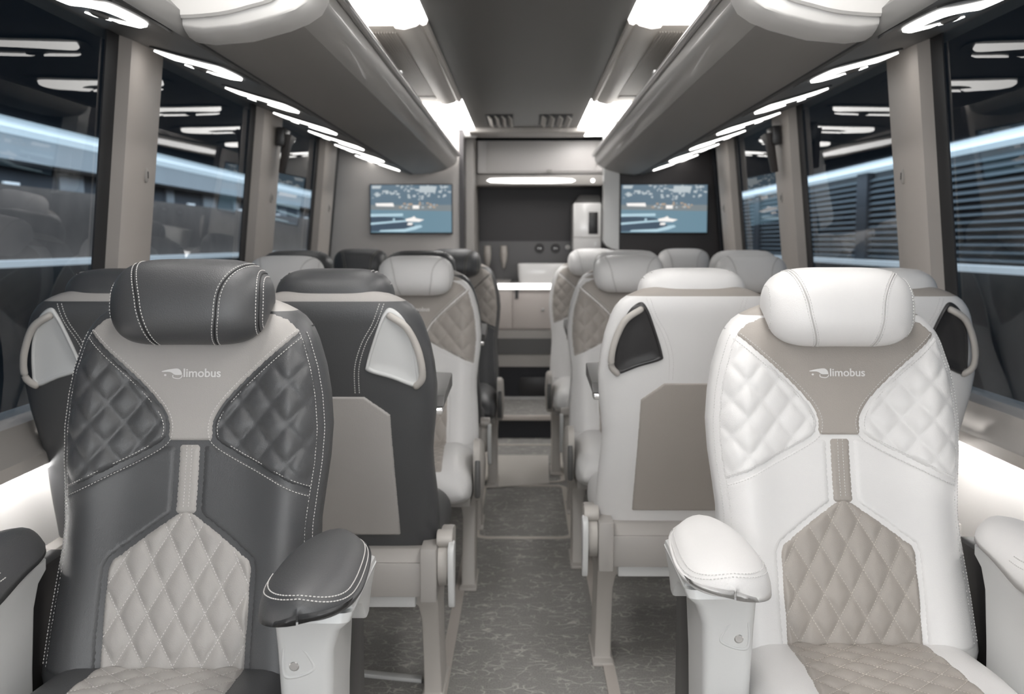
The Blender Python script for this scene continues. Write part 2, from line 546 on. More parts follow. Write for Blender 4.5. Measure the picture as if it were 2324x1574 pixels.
# cushion
def cush_top(x, y):
    x = np.asarray(x, float); y = np.asarray(y, float)
    k = np.clip(np.abs(x) / .232, 0, 1); f = np.clip((-y - .22) / .25, 0, 1)
    return .408 + .092 * (1 - k ** 5) ** (1 / 3.) * (1 - f ** 4) ** (1 / 2.2) + .012 * np.exp(-((np.abs(x) - .17) / .05) ** 2)*(1 - k ** 8) * (1 - f ** 3) - .012 * np.clip((y + .12) / .14, 0, 1)
def cushion_mesh():
    m = MB(); rings = []
    N = 34
    ys = list(np.linspace(.03, -.40, 26)) + [-.42, -.435, -.448, -.458, -.465, -.4695]
    for y in ys:
        f = min(max((-y - .36) / .11, 0), 1); w = .232 * (1 - .10 * f ** 3)
        ring = []
        for k in range(N + 1):
            x = -w * math.cos(PI * k / N); ring.append((x, y, float(cush_top(x * .232 / w, y))))
        for k in range(1, N):
            x = w * math.cos(PI * k / N); kk = abs(x) / w
            ring.append((x, y, .408 - (.05 - .03 * f ** 2) * (1 - kk ** 6) ** (1 / 3)))
        rings.append(ring)
    m.loft(rings); return m
CIN = [(-.124, .006), (-.126, -.12), (-.135, -.30), (-.14, -.43), (.14, -.43), (.135, -.30), (.126, -.12), (.124, .006)][::-1]
def f_cin(p, e):
    g = np.clip(e / .008, 0, 1); x, y = p.T
    return np.stack([x, y, cush_top(x, y) + lift_edge(e) - .001 + g * quilt(x, y, .062, .062, .005)], 1)
def cin_stitch():
    m = MB()
    for sgn in (1, -1):
        for k in range(-14, 15):
            ys = np.linspace(-.43, .006, 140); xs = (k - sgn * ys / .062) * .062
            pts = np.stack([xs, ys], 1); ok = inside(pts, CIN) & (seg_dist(pts, CIN) > .004)
            run = []
            def flush(run):
                if len(run) > 3:
                    a = np.array(run); z = cush_top(a[:, 0], a[:, 1]) + .0021
                    stitch_line(m, [((float(x), float(y), float(zz)), (0, 0, 1)) for x, y, zz in zip(a[:, 0], a[:, 1], z)], w=.0011)
            for p, o in zip(pts, ok):
                if o: run.append(tuple(p))
                else: flush(run); run = []
            flush(run)
    return m

# rear hard panel
RP = [(-.142, .012), (.142, .012), (.134, .352), (.075, .398), (-.075, .398), (-.134, .352)]
def f_rear(off):
    def f(p, e):
        u, v = p.T
        t = np.clip(e / .003, 0, 1)
        return np.stack([u, rear_y(u, v) - .003 + (off + .003) * t, zc(v)], 1)
    return f
def rear_stitch():
    m = MB(); n = (0, CA, -SA)
    for sg in (1, -1):
        base = spline([(.122, .628), (.105, .58), (.078, .53), (.060, .47), (.058, .405)], 8)
        for d in (.005, -.005):
            L = [(sg * (x + d), y) for x, y in base]
            a = np.array(resample(L, .004, closed=False)); u, v = a.T
            stitch_line(m, [((float(x), float(yy) + .0003, float(z)), n) for x, yy, z in zip(u, rear_y(u, v), zc(v))], w=.0016)
    return m
HP = spline([(.143, .616), (.172, .590), (.194, .530), (.203, .455), (.199, .422), (.142, .444), (.088, .462), (.084, .480), (.104, .545), (.125, .600)], 5, closed=True)
def handle_meshes(s):
    c = np.mean(np.array(HP), 0)
    def ring(k, off):
        pts = [c + (np.array(p) - c) * k for p in HP]
        return [(s * q[0], float(rear_y(q[0], q[1])) + off, float(zc(q[1]))) for q in pts]
    rim = MB(); rim.loft([ring(1.0, -.006), ring(1.02, .004), ring(.97, .009), ring(.87, .007), ring(.84, -.004)], cap=False)
    pocket = panel_mesh([tuple(c + (np.array(p) - c) * .88) for p in HP], .008,
                        lambda p, e: np.stack([s * p[:, 0], rear_y(p[:, 0], p[:, 1]) + .0045 - np.clip(e / .02, 0, 1) * .0035, zc(p[:, 1])], 1))
    bar = MB(); path = spline([(.140, .600), (.180, .570), (.206, .510), (.213, .450), (.196, .424)], 8)
    n = len(path)
    P3 = []
    for i, (u, v) in enumerate(path):
        t = i / (n - 1); b = .020 * math.sin(PI * t) ** .6
        P3.append((s * u, float(rear_y(min(u, .2), v)) + .004 + b, float(zc(v))))
    bar.tube(P3, .0085, 10)
    return rim, pocket, bar

# armrest (front row): pad with droop on the inner side, support column, button
def armrest_meshes(s):
    cx = .272
    def padring(y, w, zt, zb, droop):
        # section in x,z ; inner side is toward the seat (-x)
        xi, xo = -w, w; P = []
        n = 28
        for k in range(n):
            a = 2 * PI * k / n; c, d = math.cos(a), math.sin(a)
            x = math.copysign(abs(c) ** .75, c) * w; z = math.copysign(abs(d) ** .8, d)
            zz = (zt + zb) / 2 + z * (zt - zb) / 2
            zz -= .016 * (abs(x) / max(w, .001)) ** 2 if d > 0 else 0
            if x < 0 and d < 0.6: zz -= droop * min(1, -x / w * 1.1) ** 2 * min(1, (.6 - d) / .8)
            P.append((s * (cx + x), y, zz))
        return P
    pad = MB(); rings = []
    L0, L1 = .085, -.275
    for i in range(27):
        t = i / 26; q = 2 * t - 1
        y = L0 + (L1 - L0) * (0.5 - 0.5 * math.cos(PI * t))
        tt = (y - L0) / (L1 - L0)
        prof = (1 - abs(2 * tt - 1) ** (2.6 if tt < .5 else 3.4)) ** (1 / 2.2)
        w = (.066 + .016 * tt) * max(prof, .02); h = max(.034 * (prof ** .7), .003)
        zm = .694 - .008 * tt
        rings.append(padring(y, w, zm + h, zm - h * .75, .026 * (max(0, min(1, (tt - .40) / .35)) ** 1.5) * prof))
    pad.loft(rings)
    st = MB()
    def rp_(i, k):
        i = min(max(i, 0), 26); i0 = min(int(i), 25); f = i - i0; k0 = int(math.floor(k)); g = k - k0
        A = lambda a, b: np.array(rings[a][b % 28])
        return (1 - f) * ((1 - g) * A(i0, k0) + g * A(i0, k0 + 1)) + f * ((1 - g) * A(i0 + 1, k0) + g * A(i0 + 1, k0 + 1))
    for kk, fr_ in ((2.9, 22.6), (2.1, 23.4)):
        pa = [(t, kk) for t in np.linspace(4, 18, 20)]
        pa += [(18 + (fr_ - 18) * math.sin(a), 7 - (7 - kk) * math.cos(a)) for a in np.linspace(.1, PI / 2, 12)]
        pa += [(15 + (fr_ - 15) * math.cos(a), 7 + (7 - kk) * math.sin(a)) for a in np.linspace(.1, PI / 2, 12)]
        sm = [rp_(a, b) for a, b in pa]
        ctr = Vector((s * cx, -.1, .67))
        stitch_line(st, [(Vector(p) + (Vector(p) - ctr).normalized() * .0006, (Vector(p) - Vector((s * cx, p[1], .66))).normalized()) for p in sm], w=.0016)
    # support: column with flared outer bracket
    sup = MB()
    col = []
    for z, x0, x1, y0, y1 in [(.0, .226, .296, -.170, -.03), (.30, .226, .299, -.175, -.02), (.50, .224, .302, -.185, -.01), (.60, .222, .306, -.195, 0), (.635, .222, .318, -.205, .02), (.650, .222, .334, -.212, .05), (.664, .226, .338, -.208, .06)]:
        r = .016; ring = []
        for (cxx, cyy, a0) in [(x1 - r, y1 - r, 0), (x0 + r, y1 - r, 90), (x0 + r, y0 + r, 180), (x1 - r, y0 + r, 270)]:
            for k in range(5):
                a = math.radians(a0 + 90 * k / 4); ring.append((s * (cxx + r * math.cos(a)), cyy + r * math.sin(a), z))
        col.append(ring)
    sup.loft(col)
    brk = MB(); poly = [(-.19, .672), (.06, .672), (.055, .655), (.0, .63), (-.03, .60), (-.05, .598), (-.07, .62), (-.10, .640), (-.14, .652), (-.185, .655)]
    brk.loft([[(s * .304, y, z) for y, z in poly], [(s * .336, y, z) for y, z in poly]])
    panel = MB().box(s * .250, s * .292, -.02, .20, .10, .64)
    but = MB(); but.lathe((0, 0, 0), [(.0001, 0), (.0085, 0), (.0085, .004), (.006, .006), (.0001, .006)], 16)
    but.v = [(s * .248 + x, -.188 - z, .578 + y) for x, y, z in but.v]
    rec = MB(); rp = spline([(.250, .612), (.270, .610), (.286, .590), (.290, .572), (.262, .560), (.246, .566)], 5, closed=True)
    rp = [(a - .014, b) for a, b in rp]; cc = np.mean(np.array(rp), 0)
    def rr(k, off): return [(s * q[0], -.1935 + (.62 - q[1]) * .08 - off, q[1]) for q in [cc + (np.array(p) - cc) * k for p in rp]]
    rec.loft([rr(1.10, -.004), rr(1.08, .0030), rr(1.0, .0042), rr(.92, .0036), rr(.85, -.0015)], cap=False)
    rec.add(rr(.86, -.001), [tuple(range(len(rp)))])
    return pad, st, sup, brk, panel, but, rec

def side_bracket(s, facing):
    """aisle-side hinge cover and its inset"""
    a = MB()
    if facing > 0: pr0 = [(-.36, .46), (-.365, .52), (-.34, .555), (-.28, .56), (-.16, .53), (-.06, .47), (.02, .42), (-.06, .37), (-.26, .35), (-.33, .37)]
    else: pr0 = [(-.10, .44), (-.02, .47), (.08, .475), (.14, .46), (.165, .43), (.16, .38), (.10, .35), (-.06, .36)]
    prof = spline(pr0, 4, closed=True)
    a.loft([[(s * .236, y, z) for y, z in prof], [(s * .256, y, z) for y, z in prof], [(s * .264, y * .97, .45 + (z - .45) * .9) for y, z in prof]])
    ins = MB()
    if facing > 0: ins.box(s * .240, s * .259, -.3685, -.30, .375, .505)
    else: ins.box(s * .252, s * .268, .02, .10, .39, .44)
    lev = MB(); pr = spline([(.12, .47), (.178, .47), (.190, .43), (.180, .36), (.165, .315), (.145, .315), (.135, .38), (.12, .43)], 4, closed=True)
    lev.loft([[(s * .262, y, z) for y, z in pr], [(s * .278, y, z) for y, z in pr]])
    knob = MB(); knob.loft([[(s * x, .12 + .032 * math.cos(t), .475 + .022 * math.sin(t)) for t in [2 * PI * k / 16 for k in range(16)]] for x in (.232, .272)])
    return a, ins, lev, knob

def base_meshes(s):
    fr = MB(); fr.box(-.225, .225, -.34, .168, .338, .425)
    top = MB(); top.loft([[(-.225, -.30, .425), (.225, -.30, .425), (.225, .165, .425), (-.225, .165, .425)], [(-.21, -.28, .44), (.21, -.28, .44), (.21, .13, .452), (-.21, .13, .452)]])
    fr.add(top.v, top.f)
    fr.box(s * .195, s * .235, .06, .185, .330, .465)
    beam = MB().box(-.23, .18 if s > 0 else .23, -.02, .15, .306, .337) if s > 0 else MB().box(-.18, .23, -.02, .15, .306, .337)
    leg = MB(); rings = []
    for z, y0, y1, x0, x1 in [(0.0, -.20, .03, .178, .238), (.012, -.20, .03, .178, .238), (.014, -.17, -.005, .184, .232), (.12, -.14, .02, .186, .230), (.24, -.11, .06, .186, .230), (.29, -.12, .10, .182, .232), (.335, -.16, .13, .150, .232)]:
        rings.append([(s * x0, y0, z), (s * x1, y0, z), (s * x1, y1, z), (s * x0, y1, z)])
    leg.loft(rings)
    return fr, beam, leg

def logo_mesh():
    m = MB()
    cu = bpy.data.curves.new('emblem_text', 'FONT'); cu.body = 'limobus'; cu.size = .0215; cu.extrude = .0003; cu.offset = .00035
    o = bpy.data.objects.new('emblem_text', cu); COL.objects.link(o)
    dg = bpy.context.evaluated_depsgraph_get(); dg.update()
    me = bpy.data.meshes.new_from_object(o.evaluated_get(dg))
    V = [(v.co.x, v.co.y, v.co.z) for v in me.vertices]; F = [tuple(p.vertices) for p in me.polygons]
    bpy.data.objects.remove(o); bpy.data.meshes.remove(me)
    xs = [v[0] for v in V]; w = max(xs) - min(xs); k = .066 / w
    V = [((x - min(xs)) * k - .015, y * k * 1.0, z) for x, y, z in V]
    pts = list(V); faces = list(F)
    def addpoly(P):
        o = len(pts); pts.extend([(x, y, .0004) for x, y in P]); faces.append(tuple(range(o, o + len(P))))
    def pix(P): return [((x - 795) / 1035 * .066 - .015, -(y - 545) / 1035 * .066) for x, y in P]
    addpoly(pix(spline([(190, 385), (330, 345), (480, 318), (600, 305), (670, 325), (725, 380), (750, 455), (740, 485), (600, 492), (530, 475), (470, 430), (400, 405), (300, 402), (210, 405)], 4, closed=True))[::-1])
    bb = spline([(500, 490), (505, 560), (600, 590), (680, 590), (740, 550), (755, 500)], 6)
    o2 = pix(offset_line(bb, 12) + offset_line(bb, -12)[::-1]); 
    a = pix(offset_line(bb, 12)); b = pix(offset_line(bb, -12))
    for i in range(len(a) - 1): addpoly([a[i], a[i + 1], b[i + 1], b[i]])
    addpoly(pix([(285 + 35 * math.cos(t), 495 + 30 * math.sin(t)) for t in [2 * PI * k / 10 for k in range(10)]]))
    m.add([(x, float(front_y(x, .515 + y)) - .0042 - z, float(zc(.515 + y))) for x, y, z in pts], faces)
    return m

# colour schemes: main, quilt, insert, head, lumbar, stitch(main), stitch(lumbar), seam, rear leather, rear panel, handle rim, pocket, bar
SCH = {
 'dark': dict(main='dark', quilt='dark', insert='grey', head='dark', lower='dark', lum='grey', st='thread_w', ls='thread_w', seam='seam_d', rp='grey', rim='pl_white', pocket='pl_white', bar='pl_beige', ap='dark'),
 'white': dict(main='white', quilt='white', insert='beige', head='white', lower='white', lum='beige', st='thread_s', ls='thread_b', seam='seam_w', rp='beige', rim='pl_dark', pocket='pl_dark', bar='pl_beige', ap='white'),
 'mixed': dict(main='white', quilt='beige', insert='beige', head='white', lower='white', lum='beige', st='thread_s', ls='thread_b', seam='seam_w', rp='beige', rim='pl_dark', pocket='pl_dark', bar='pl_beige', ap='white'),
 'darkmixed': dict(main='dark', quilt='beige', insert='beige', head='dark', lower='dark', lum='beige', st='thread_b', ls='thread_b', seam='seam_d', rp='grey', rim='pl_white', pocket='pl_white', bar='pl_beige', ap='dark'),
}
CACHE = {}
def part(key, name, parent, mats, build, smooth=True, bevel=0.0, recalc=True):
    """first use builds the mesh; later seats share its data with their own materials"""
    if key not in CACHE:
        o = build().build(name, ['pl_white'] * len(mats), parent, smooth=smooth, bevel=bevel, recalc=recalc)
        CACHE[key] = o.data
    else:
        o = bpy.data.objects.new(name, CACHE[key]); COL.objects.link(o); o.parent = parent
    if name == 'stitching': o['kind'] = 'stuff'
    for i, m in enumerate(mats):
        o.material_slots[i].link = 'OBJECT'; o.material_slots[i].material = M[m]
    return o

def seat(x, y, facing, side, sch, label, group, armrests=False, handle=False, bracket=True, zs=1.0, hz=0.0):
    """facing +1: towards the camera (front = -y). side: local x sign of the aisle/feature side"""
    C = SCH[sch]
    r = empty('coach_seat', (x, y, 0), 0 if facing > 0 else PI)
    r.scale = (1, 1, zs)
    tag(r, label, 'seat', group)
    part('core', 'backrest', r, [C['main'], C['insert']], core_mesh)
    q = part('quiltR', 'quilted_side_panel', r, [C['quilt']], lambda: panel_mesh(QP, .0045, f_quilt), recalc=False)
    q = part('quiltL', 'quilted_side_panel', r, [C['quilt']], lambda: panel_mesh(mir(QP), .0045, f_quilt), recalc=False)
    ins = part('insert', 'shoulder_insert', r, [C['insert']], lambda: panel_mesh(INS, .0045, f_plain), recalc=False)
    part('logo', 'emblem', ins, ['print'], logo_mesh, smooth=False, recalc=False)
    part('lowR', 'lower_side_panel', r, [C['lower']], lambda: panel_mesh(LOWR, .006, f_plain), recalc=False)
    part('lowL', 'lower_side_panel', r, [C['lower']], lambda: panel_mesh(mir(LOWR), .006, f_plain), recalc=False)
    part('stripp', 'centre_strip', r, [C['insert']], lambda: panel_mesh(STRIP, .005, f_plain), recalc=False)
    lp = part('lum', 'lumbar_pad', r, [C['lum']], lambda: panel_mesh(LUM, .004, f_lum), recalc=False)
    part('lumst', 'stitching', lp, [C['ls']], lumbar_stitch, smooth=False, recalc=False)
    part('backst', 'stitching', r, [C['st']], backrest_stitch, smooth=False, recalc=False)
    h = part('head', 'headrest', r, [C['head']], headrest_mesh)
    h.location = (0, 0, hz)
    part('headst', 'stitching', h, [C['st']], head_stitch, smooth=False, recalc=False)
    for q in range(3): part(('headsm', q), 'seam', h, [C['seam']], lambda q=q: head_seam(q))
    c = part('cush', 'seat_cushion', r, [C['lower']], cushion_mesh)
    ci = part('cin', 'cushion_insert', c, [C['lum']], lambda: panel_mesh(CIN, .005, f_cin), recalc=False)
    part('cinst', 'stitching', c, [C['ls']], cin_stitch, smooth=False, recalc=False)
    if facing < 0:
        part('rearp', 'rear_panel', r, [C['rp']], lambda: panel_mesh(RP, .004, f_rear(.0045)))
        part('rearst', 'stitching', r, [C['st']], rear_stitch, smooth=False, recalc=False)
    if handle:
        for k, nm, ky in ((0, 'handle_rim', 'rim'), (1, 'handle_pocket', 'pocket'), (2, 'grab_handle', 'bar')):
            part(('h', side, k), nm, r, [C[ky]], lambda k=k: handle_meshes(side)[k])
    for k, nm, mt in ((0, 'seat_frame', 'pl_grey'), (1, 'cross_beam', 'pl_white'), (2, 'leg', 'pl_beige')):
        part(('b', side, k), nm, r, [mt], lambda k=k: base_meshes(side)[k], smooth='auto', bevel=.004)
    if bracket:
        b = part(('s', side, 0, facing), 'side_cover', r, ['pl_beige'], lambda: side_bracket(side, facing)[0], smooth='auto')
        part(('s', side, 1, facing), 'inset', b, ['pl_mid'], lambda: side_bracket(side, facing)[1], smooth='auto', bevel=.006)
        if facing < 0: part(('s', side, 2), 'recline_lever', r, ['pl_white'], lambda: side_bracket(side, facing)[2], smooth='auto', bevel=.004)
        if facing < 0: part(('s', side, 3), 'hinge_knob', r, ['pl_beige'], lambda: side_bracket(side, facing)[3], smooth='auto', bevel=.004)
    if armrests:
        for s in (1, -1):
            a = part(('a', s, 2), 'armrest_support', r, ['pl_white'], lambda s=s: armrest_meshes(s)[2], smooth='auto')
            pd = part(('a', s, 0), 'armrest_pad', r, [C['ap']], lambda s=s: armrest_meshes(s)[0])
            part(('a', s, 1), 'stitching', pd, [C['st']], lambda s=s: armrest_meshes(s)[1], smooth=False, recalc=False)
            part(('a', s, 3), 'bracket', a, ['pl_white'], lambda s=s: armrest_meshes(s)[3], smooth='auto', bevel=.006)
            part(('a', s, 4), 'side_panel', r, ['pl_dark'], lambda s=s: armrest_meshes(s)[4], smooth='auto', bevel=.01)
            part(('a', s, 5), 'release_button', a, ['alu'], lambda s=s: armrest_meshes(s)[5], smooth='auto')
            part(('a', s, 6), 'button_recess', a, ['pl_white'], lambda s=s: armrest_meshes(s)[6], smooth=True)
    return r

def tray(seat_o, side):
    """folding table on the aisle side of a rear-facing seat"""
    t = MB(); s = side
    t.loft([[(s * .12, y, z) for y, z in [(-.20, .815), (.10, .805), (.08, .835), (-.20, .862)]], [(s * .250, y, z) for y, z in [(-.20, .815), (.10, .805), (.075, .830), (-.20, .855)]]])
    o = part(('t', s), 'folding_table', seat_o, ['pl_mid'], lambda: t, smooth='auto', bevel=.004)
    e = MB().box(s * .13, s * .246, .040, .098, .786, .803)
    part(('t2', s), 'chrome_edge', o, ['chrome'], lambda: e, smooth='auto', bevel=.003)

# ================================================================== THE COACH BODY
CX = -0.01
YB, YP, YK = -2.6, 6.6, 7.2       # back of camera space, partition, galley front
def wx(z): return 1.13 + (1.775 - z) * 0.10      # half width of the leaning side
def X(s, v): return CX + s * v

fl = struct(MB().box(-1.35, 1.35, YB, YP + .9, -.06, 0).build('floor', 'carpet'))
# floor inlays
def ring_frame(name, x0, x1, y0, y1, w, r, z, h, m, label):
    def rr(x0, x1, y0, y1, r):
        P = []
        for cx, cy, a0 in [(x1 - r, y1 - r, 0), (x0 + r, y1 - r, 90), (x0 + r, y0 + r, 180), (x1 - r, y0 + r, 270)]:
            for k in range(9):
                a = math.radians(a0 + 90 * k / 8); P.append((cx + r * math.cos(a), cy + r * math.sin(a)))
        return P
    o_, i_ = rr(x0, x1, y0, y1, r), rr(x0 + w, x1 - w, y0 + w, y1 - w, max(r - w, .005))
    m_ = MB(); n = len(o_)
    vs = [(*p, z) for p in o_] + [(*p, z) for p in i_] + [(*p, z + h) for p in o_] + [(*p, z + h) for p in i_]
    fs = []
    for k in range(n):
        j = (k + 1) % n
        fs += [(k, j, n + j, n + k)[::-1], (2 * n + k, 2 * n + j, 3 * n + j, 3 * n + k), (k, j, 2 * n + j, 2 * n + k), (n + k, n + j, 3 * n + j, 3 * n + k)[::-1]]
    m_.add(vs, fs)
    return m_.build(name, m)
h1 = ring_frame('floor_hatch', -.232, .192, 4.22, 5.18, .026, .07, 0, .004, 'hatchline', '')
tag(h1, 'pale outlined floor hatch in the aisle, nearer of the two', 'hatch', 'floor hatches in the aisle')
h2 = ring_frame('floor_hatch', -.232, .192, 5.24, 6.25, .026, .07, 0, .004, 'hatchline', '')
tag(h2, 'pale outlined floor hatch in the aisle just below the dark step', 'hatch', 'floor hatches in the aisle')
mt = extr([(-.205, 5.10), (.105, 5.20), (.118, 5.90), (-.205, 5.90)], 'z', .004, .008).build('floor_sheet', mat('pale_sheet', (.60, .57, .53), .45))  # thin pale sheet over part of the hatch
tag(mt, 'pale rectangular sheet lying on the far floor hatch', 'mat')
for i, s in enumerate((-1, 1)):
    for k, (xx, w) in enumerate(((.232, .016), (.955, .016))):
        struct(bx('trim_%d' % (1 + i * 2 + k), (X(s, xx) - w, X(s, xx) + w, YB, 6.3, 0, .006), 'trim_lt'))
tag(extr([(-.74, 2.58), (-.26, 2.45), (-.26, 2.56), (-.74, 2.72)], 'z', .0, .03).build('floor_plate', 'pl_white', bevel=.004), 'white floor plate between the left seat rows beside the legs', 'plate')
tag(extr([(-.60, 2.86), (-.30, 2.79), (-.30, 2.82), (-.60, 2.89)], 'z', .0, .012).build('cross_rail', 'pl_white', bevel=.003), 'thin white rail crossing the carpet under the left seats', 'rail')

# side walls, ledges, headers, pillars, windows
for s, nm in ((-1, 'left'), (1, 'right')):
    wl = MB(); zt = .66
    wl.loft([[(X(s, a), y, z) for a, z in ((wx(.66) + .0, zt), (1.25, 0), (1.32, 0), (1.32, zt))] for y in (YB, YP + .05)])
    struct(wl.build('wall_' + nm, 'wallwhite'))
    # outer skin above the windows
    sk = MB(); sk.loft([[(X(s, a), y, z) for a, z in ((1.13, 1.775), (1.20, 1.775), (1.17, 2.05), (1.10, 2.05))] for y in (YB, YP + .9)])
    struct(sk.build('trim_%d' % (5 + (s > 0)), 'strip'))
    # window ledge with stepped aluminium profile
    lg = MB(); pr = [(wx(.78) - .005, .785), (wx(.78) - .03, .775), (wx(.78) - .032, .745), (1.185, .730), (1.180, .712), (1.165, .700), (1.160, .672), (1.175, .662), (1.30, .662), (1.30, .785)]
    lg.loft([[(X(s, a), y, z) for a, z in pr] for y in (YB, YP)])
    struct(lg.build('trim_%d' % (7 + (s > 0)), 'ledge', smooth='auto'))
    # led line tucked under the ledge
    led = MB(); led.loft([[(X(s, a), y, z) for a, z in ((1.176, .661), (1.196, .661), (1.196, .655), (1.176, .655))] for y in (YB + .1, YP - .1)])
    o = led.build('light_strip', 'led'); tag(o, 'white light line under the window ledge on the %s wall' % nm, 'light strip', 'light lines under the window ledges')
    # service channel under the rack (slopes down toward the aisle)
    ch = MB(); pr = [(1.135, 1.775), (.728, 1.625), (.705, 1.618), (.700, 1.628), (.700, 1.665), (.735, 1.70), (1.135, 1.86)]
    ch.loft([[(X(s, a), y, z) for a, z in pr] for y in (YB, YP - .02)])
    struct(ch.build('trim_%d' % (9 + (s > 0)), 'strip', smooth='auto'))
    gp = MB(); gp.loft([[(X(s, a), y, z) for a, z in ((.700, 1.622), (.690, 1.622), (.690, 1.67), (.700, 1.67))] for y in (2.26, YP - .02)])
    struct(gp.build('trim_%d' % (11 + (s > 0)), 'black'))

PIL = {-1: [(-.55, -.25), (1.42, 1.66), (2.99, 3.23), (4.50, 4.80), (5.88, 6.18)], 1: [(-.55, -.25), (1.52, 1.76), (3.07, 3.31), (4.55, 4.81), (5.88, 6.18)]}
npil = 13; nwin = 1
for s in (-1, 1):
    edges = [YB] + [e for p in PIL[s] for e in p] + [6.50 if s < 0 else 6.60]
    for j, (y0, y1) in enumerate(PIL[s]):
        pl = MB(); d = .045
        secs = []
        for z in (.78, 1.775 + .02):
            a = wx(z)
            secs.append([(X(s, a + .02), y0 - .0, z), (X(s, a - d + .012), y0, z), (X(s, a - d), y0 + .02, z), (X(s, a - d), y1 - .02, z), (X(s, a - d + .012), y1, z), (X(s, a + .02), y1, z)])
        pl.loft(secs)
        struct(pl.build('trim_%d' % npil, 'trim_lt', smooth='auto')); npil += 1
        if y0 > 2:
            zc_ = 1.40
            sc = empty('screw_cap', (X(s, wx(zc_) - d), (y0 + y1) / 2 + .02, zc_))
            kk = MB(); kk.loft([[(-s * t, r * math.cos(a), r * 1.9 * math.sin(a)) for a in [2 * PI * q / 16 for q in range(16)]] for r, t in ((.012, -.003), (.012, .003), (.008, .006))])
            kk.build('cap', 'pl_grey', sc, smooth='auto')
            rc = MB(); rc.box(-s * .006, -s * .008, -.002, .002, -.010, .010); rc.build('slot', 'pl_dark', sc)
            side = 'left' if s < 0 else 'right'
            order = ['', '', 'nearest', 'middle', 'farthest'][j]
            tag(sc, 'oval screw cap on the %s window pillar of the %s wall' % (order, side), 'screw cap', 'screw caps on the window pillars')
    for j in range(0, len(edges), 2):
        y0, y1 = edges[j], edges[j + 1]
        g = MB()
        g.loft([[(X(s, wx(z) + a), y, z) for a, z in ((.010, .775), (.016, .775), (.016, 1.79), (.010, 1.79))] for y in (y0, y1)])
        g.v = [(X(s, wx(p[2]) + (.010 if i % 4 in (0, 3) else .016)), p[1], p[2]) for i, p in enumerate(g.v)]
        go = g.build('window_%d' % nwin, 'glass'); struct(go); nwin += 1
        gs = MB()
        for (a0, a1) in ((y0, y0 + .035), (y1 - .085, y1)):
            if a0 < YB + .01: continue
            gs.loft([[(X(s, wx(z) + .004), a0, z), (X(s, wx(z) + .009), a0, z), (X(s, wx(z) + .009), a1, z), (X(s, wx(z) + .004), a1, z)] for z in (.775, 1.79)])
        gs.build('gasket', 'black', go)

# emergency hammers on the second pillars
for s, y, lab in ((-1, 4.70, 'dark emergency hammer in its holder on the left wall pillar'), (1, 4.66, 'dark emergency hammer in its holder on the right wall pillar')):
    z0 = 1.52
    h = empty('emergency_hammer', (X(s, wx(1.6) - .045), y, z0)); h.rotation_euler = (0, s * -.10, 0)
    MB().box(-s * .0, -s * .035, -.055, .055, .105, .185).build('holder', 'pl_dark', h, bevel=.006)
    hd = MB(); hd.loft([[(-s * .038, -.015, -.01), (-s * .038, .025, -.01), (-s * .012, .025, -.01), (-s * .012, -.015, -.01)], [(-s * .05, -.02, .11), (-s * .05, .04, .11), (-s * .02, .04, .11), (-s * .02, -.02, .11)], [(-s * .06, -.03, .16), (-s * .06, .09, .155), (-s * .02, .09, .155), (-s * .02, -.03, .16)]])
    hd.build('handle', mat('brown_handle_%d' % (s + 1), (.035, .028, .026), .5), h, bevel=.005)
    kb = MB(); kb.lathe((0, 0, 0), [(.0001, -.006), (.008, -.004), (.010, 0), (.008, .004), (.0001, .006)], 12); kb.v = [(a - s * .05, b + .045, c + .075) for a, b, c in kb.v]
    kb.build('stud', 'white_c', h, smooth=True)
    tag(h, lab, 'hammer', 'emergency hammers')

# ceiling
struct(MB().box(-1.2, 1.2, YB, YP + 1.1, 2.04, 2.08).build('wall_roof', 'ceil')).name = 'ceiling_outer'
bpy.data.objects['ceiling_outer'].name = 'trim_40'
struct(MB().box(X(-1, .315), X(1, .315), YB, 6.86, 1.90, 1.93).build('ceiling', 'ceil'))
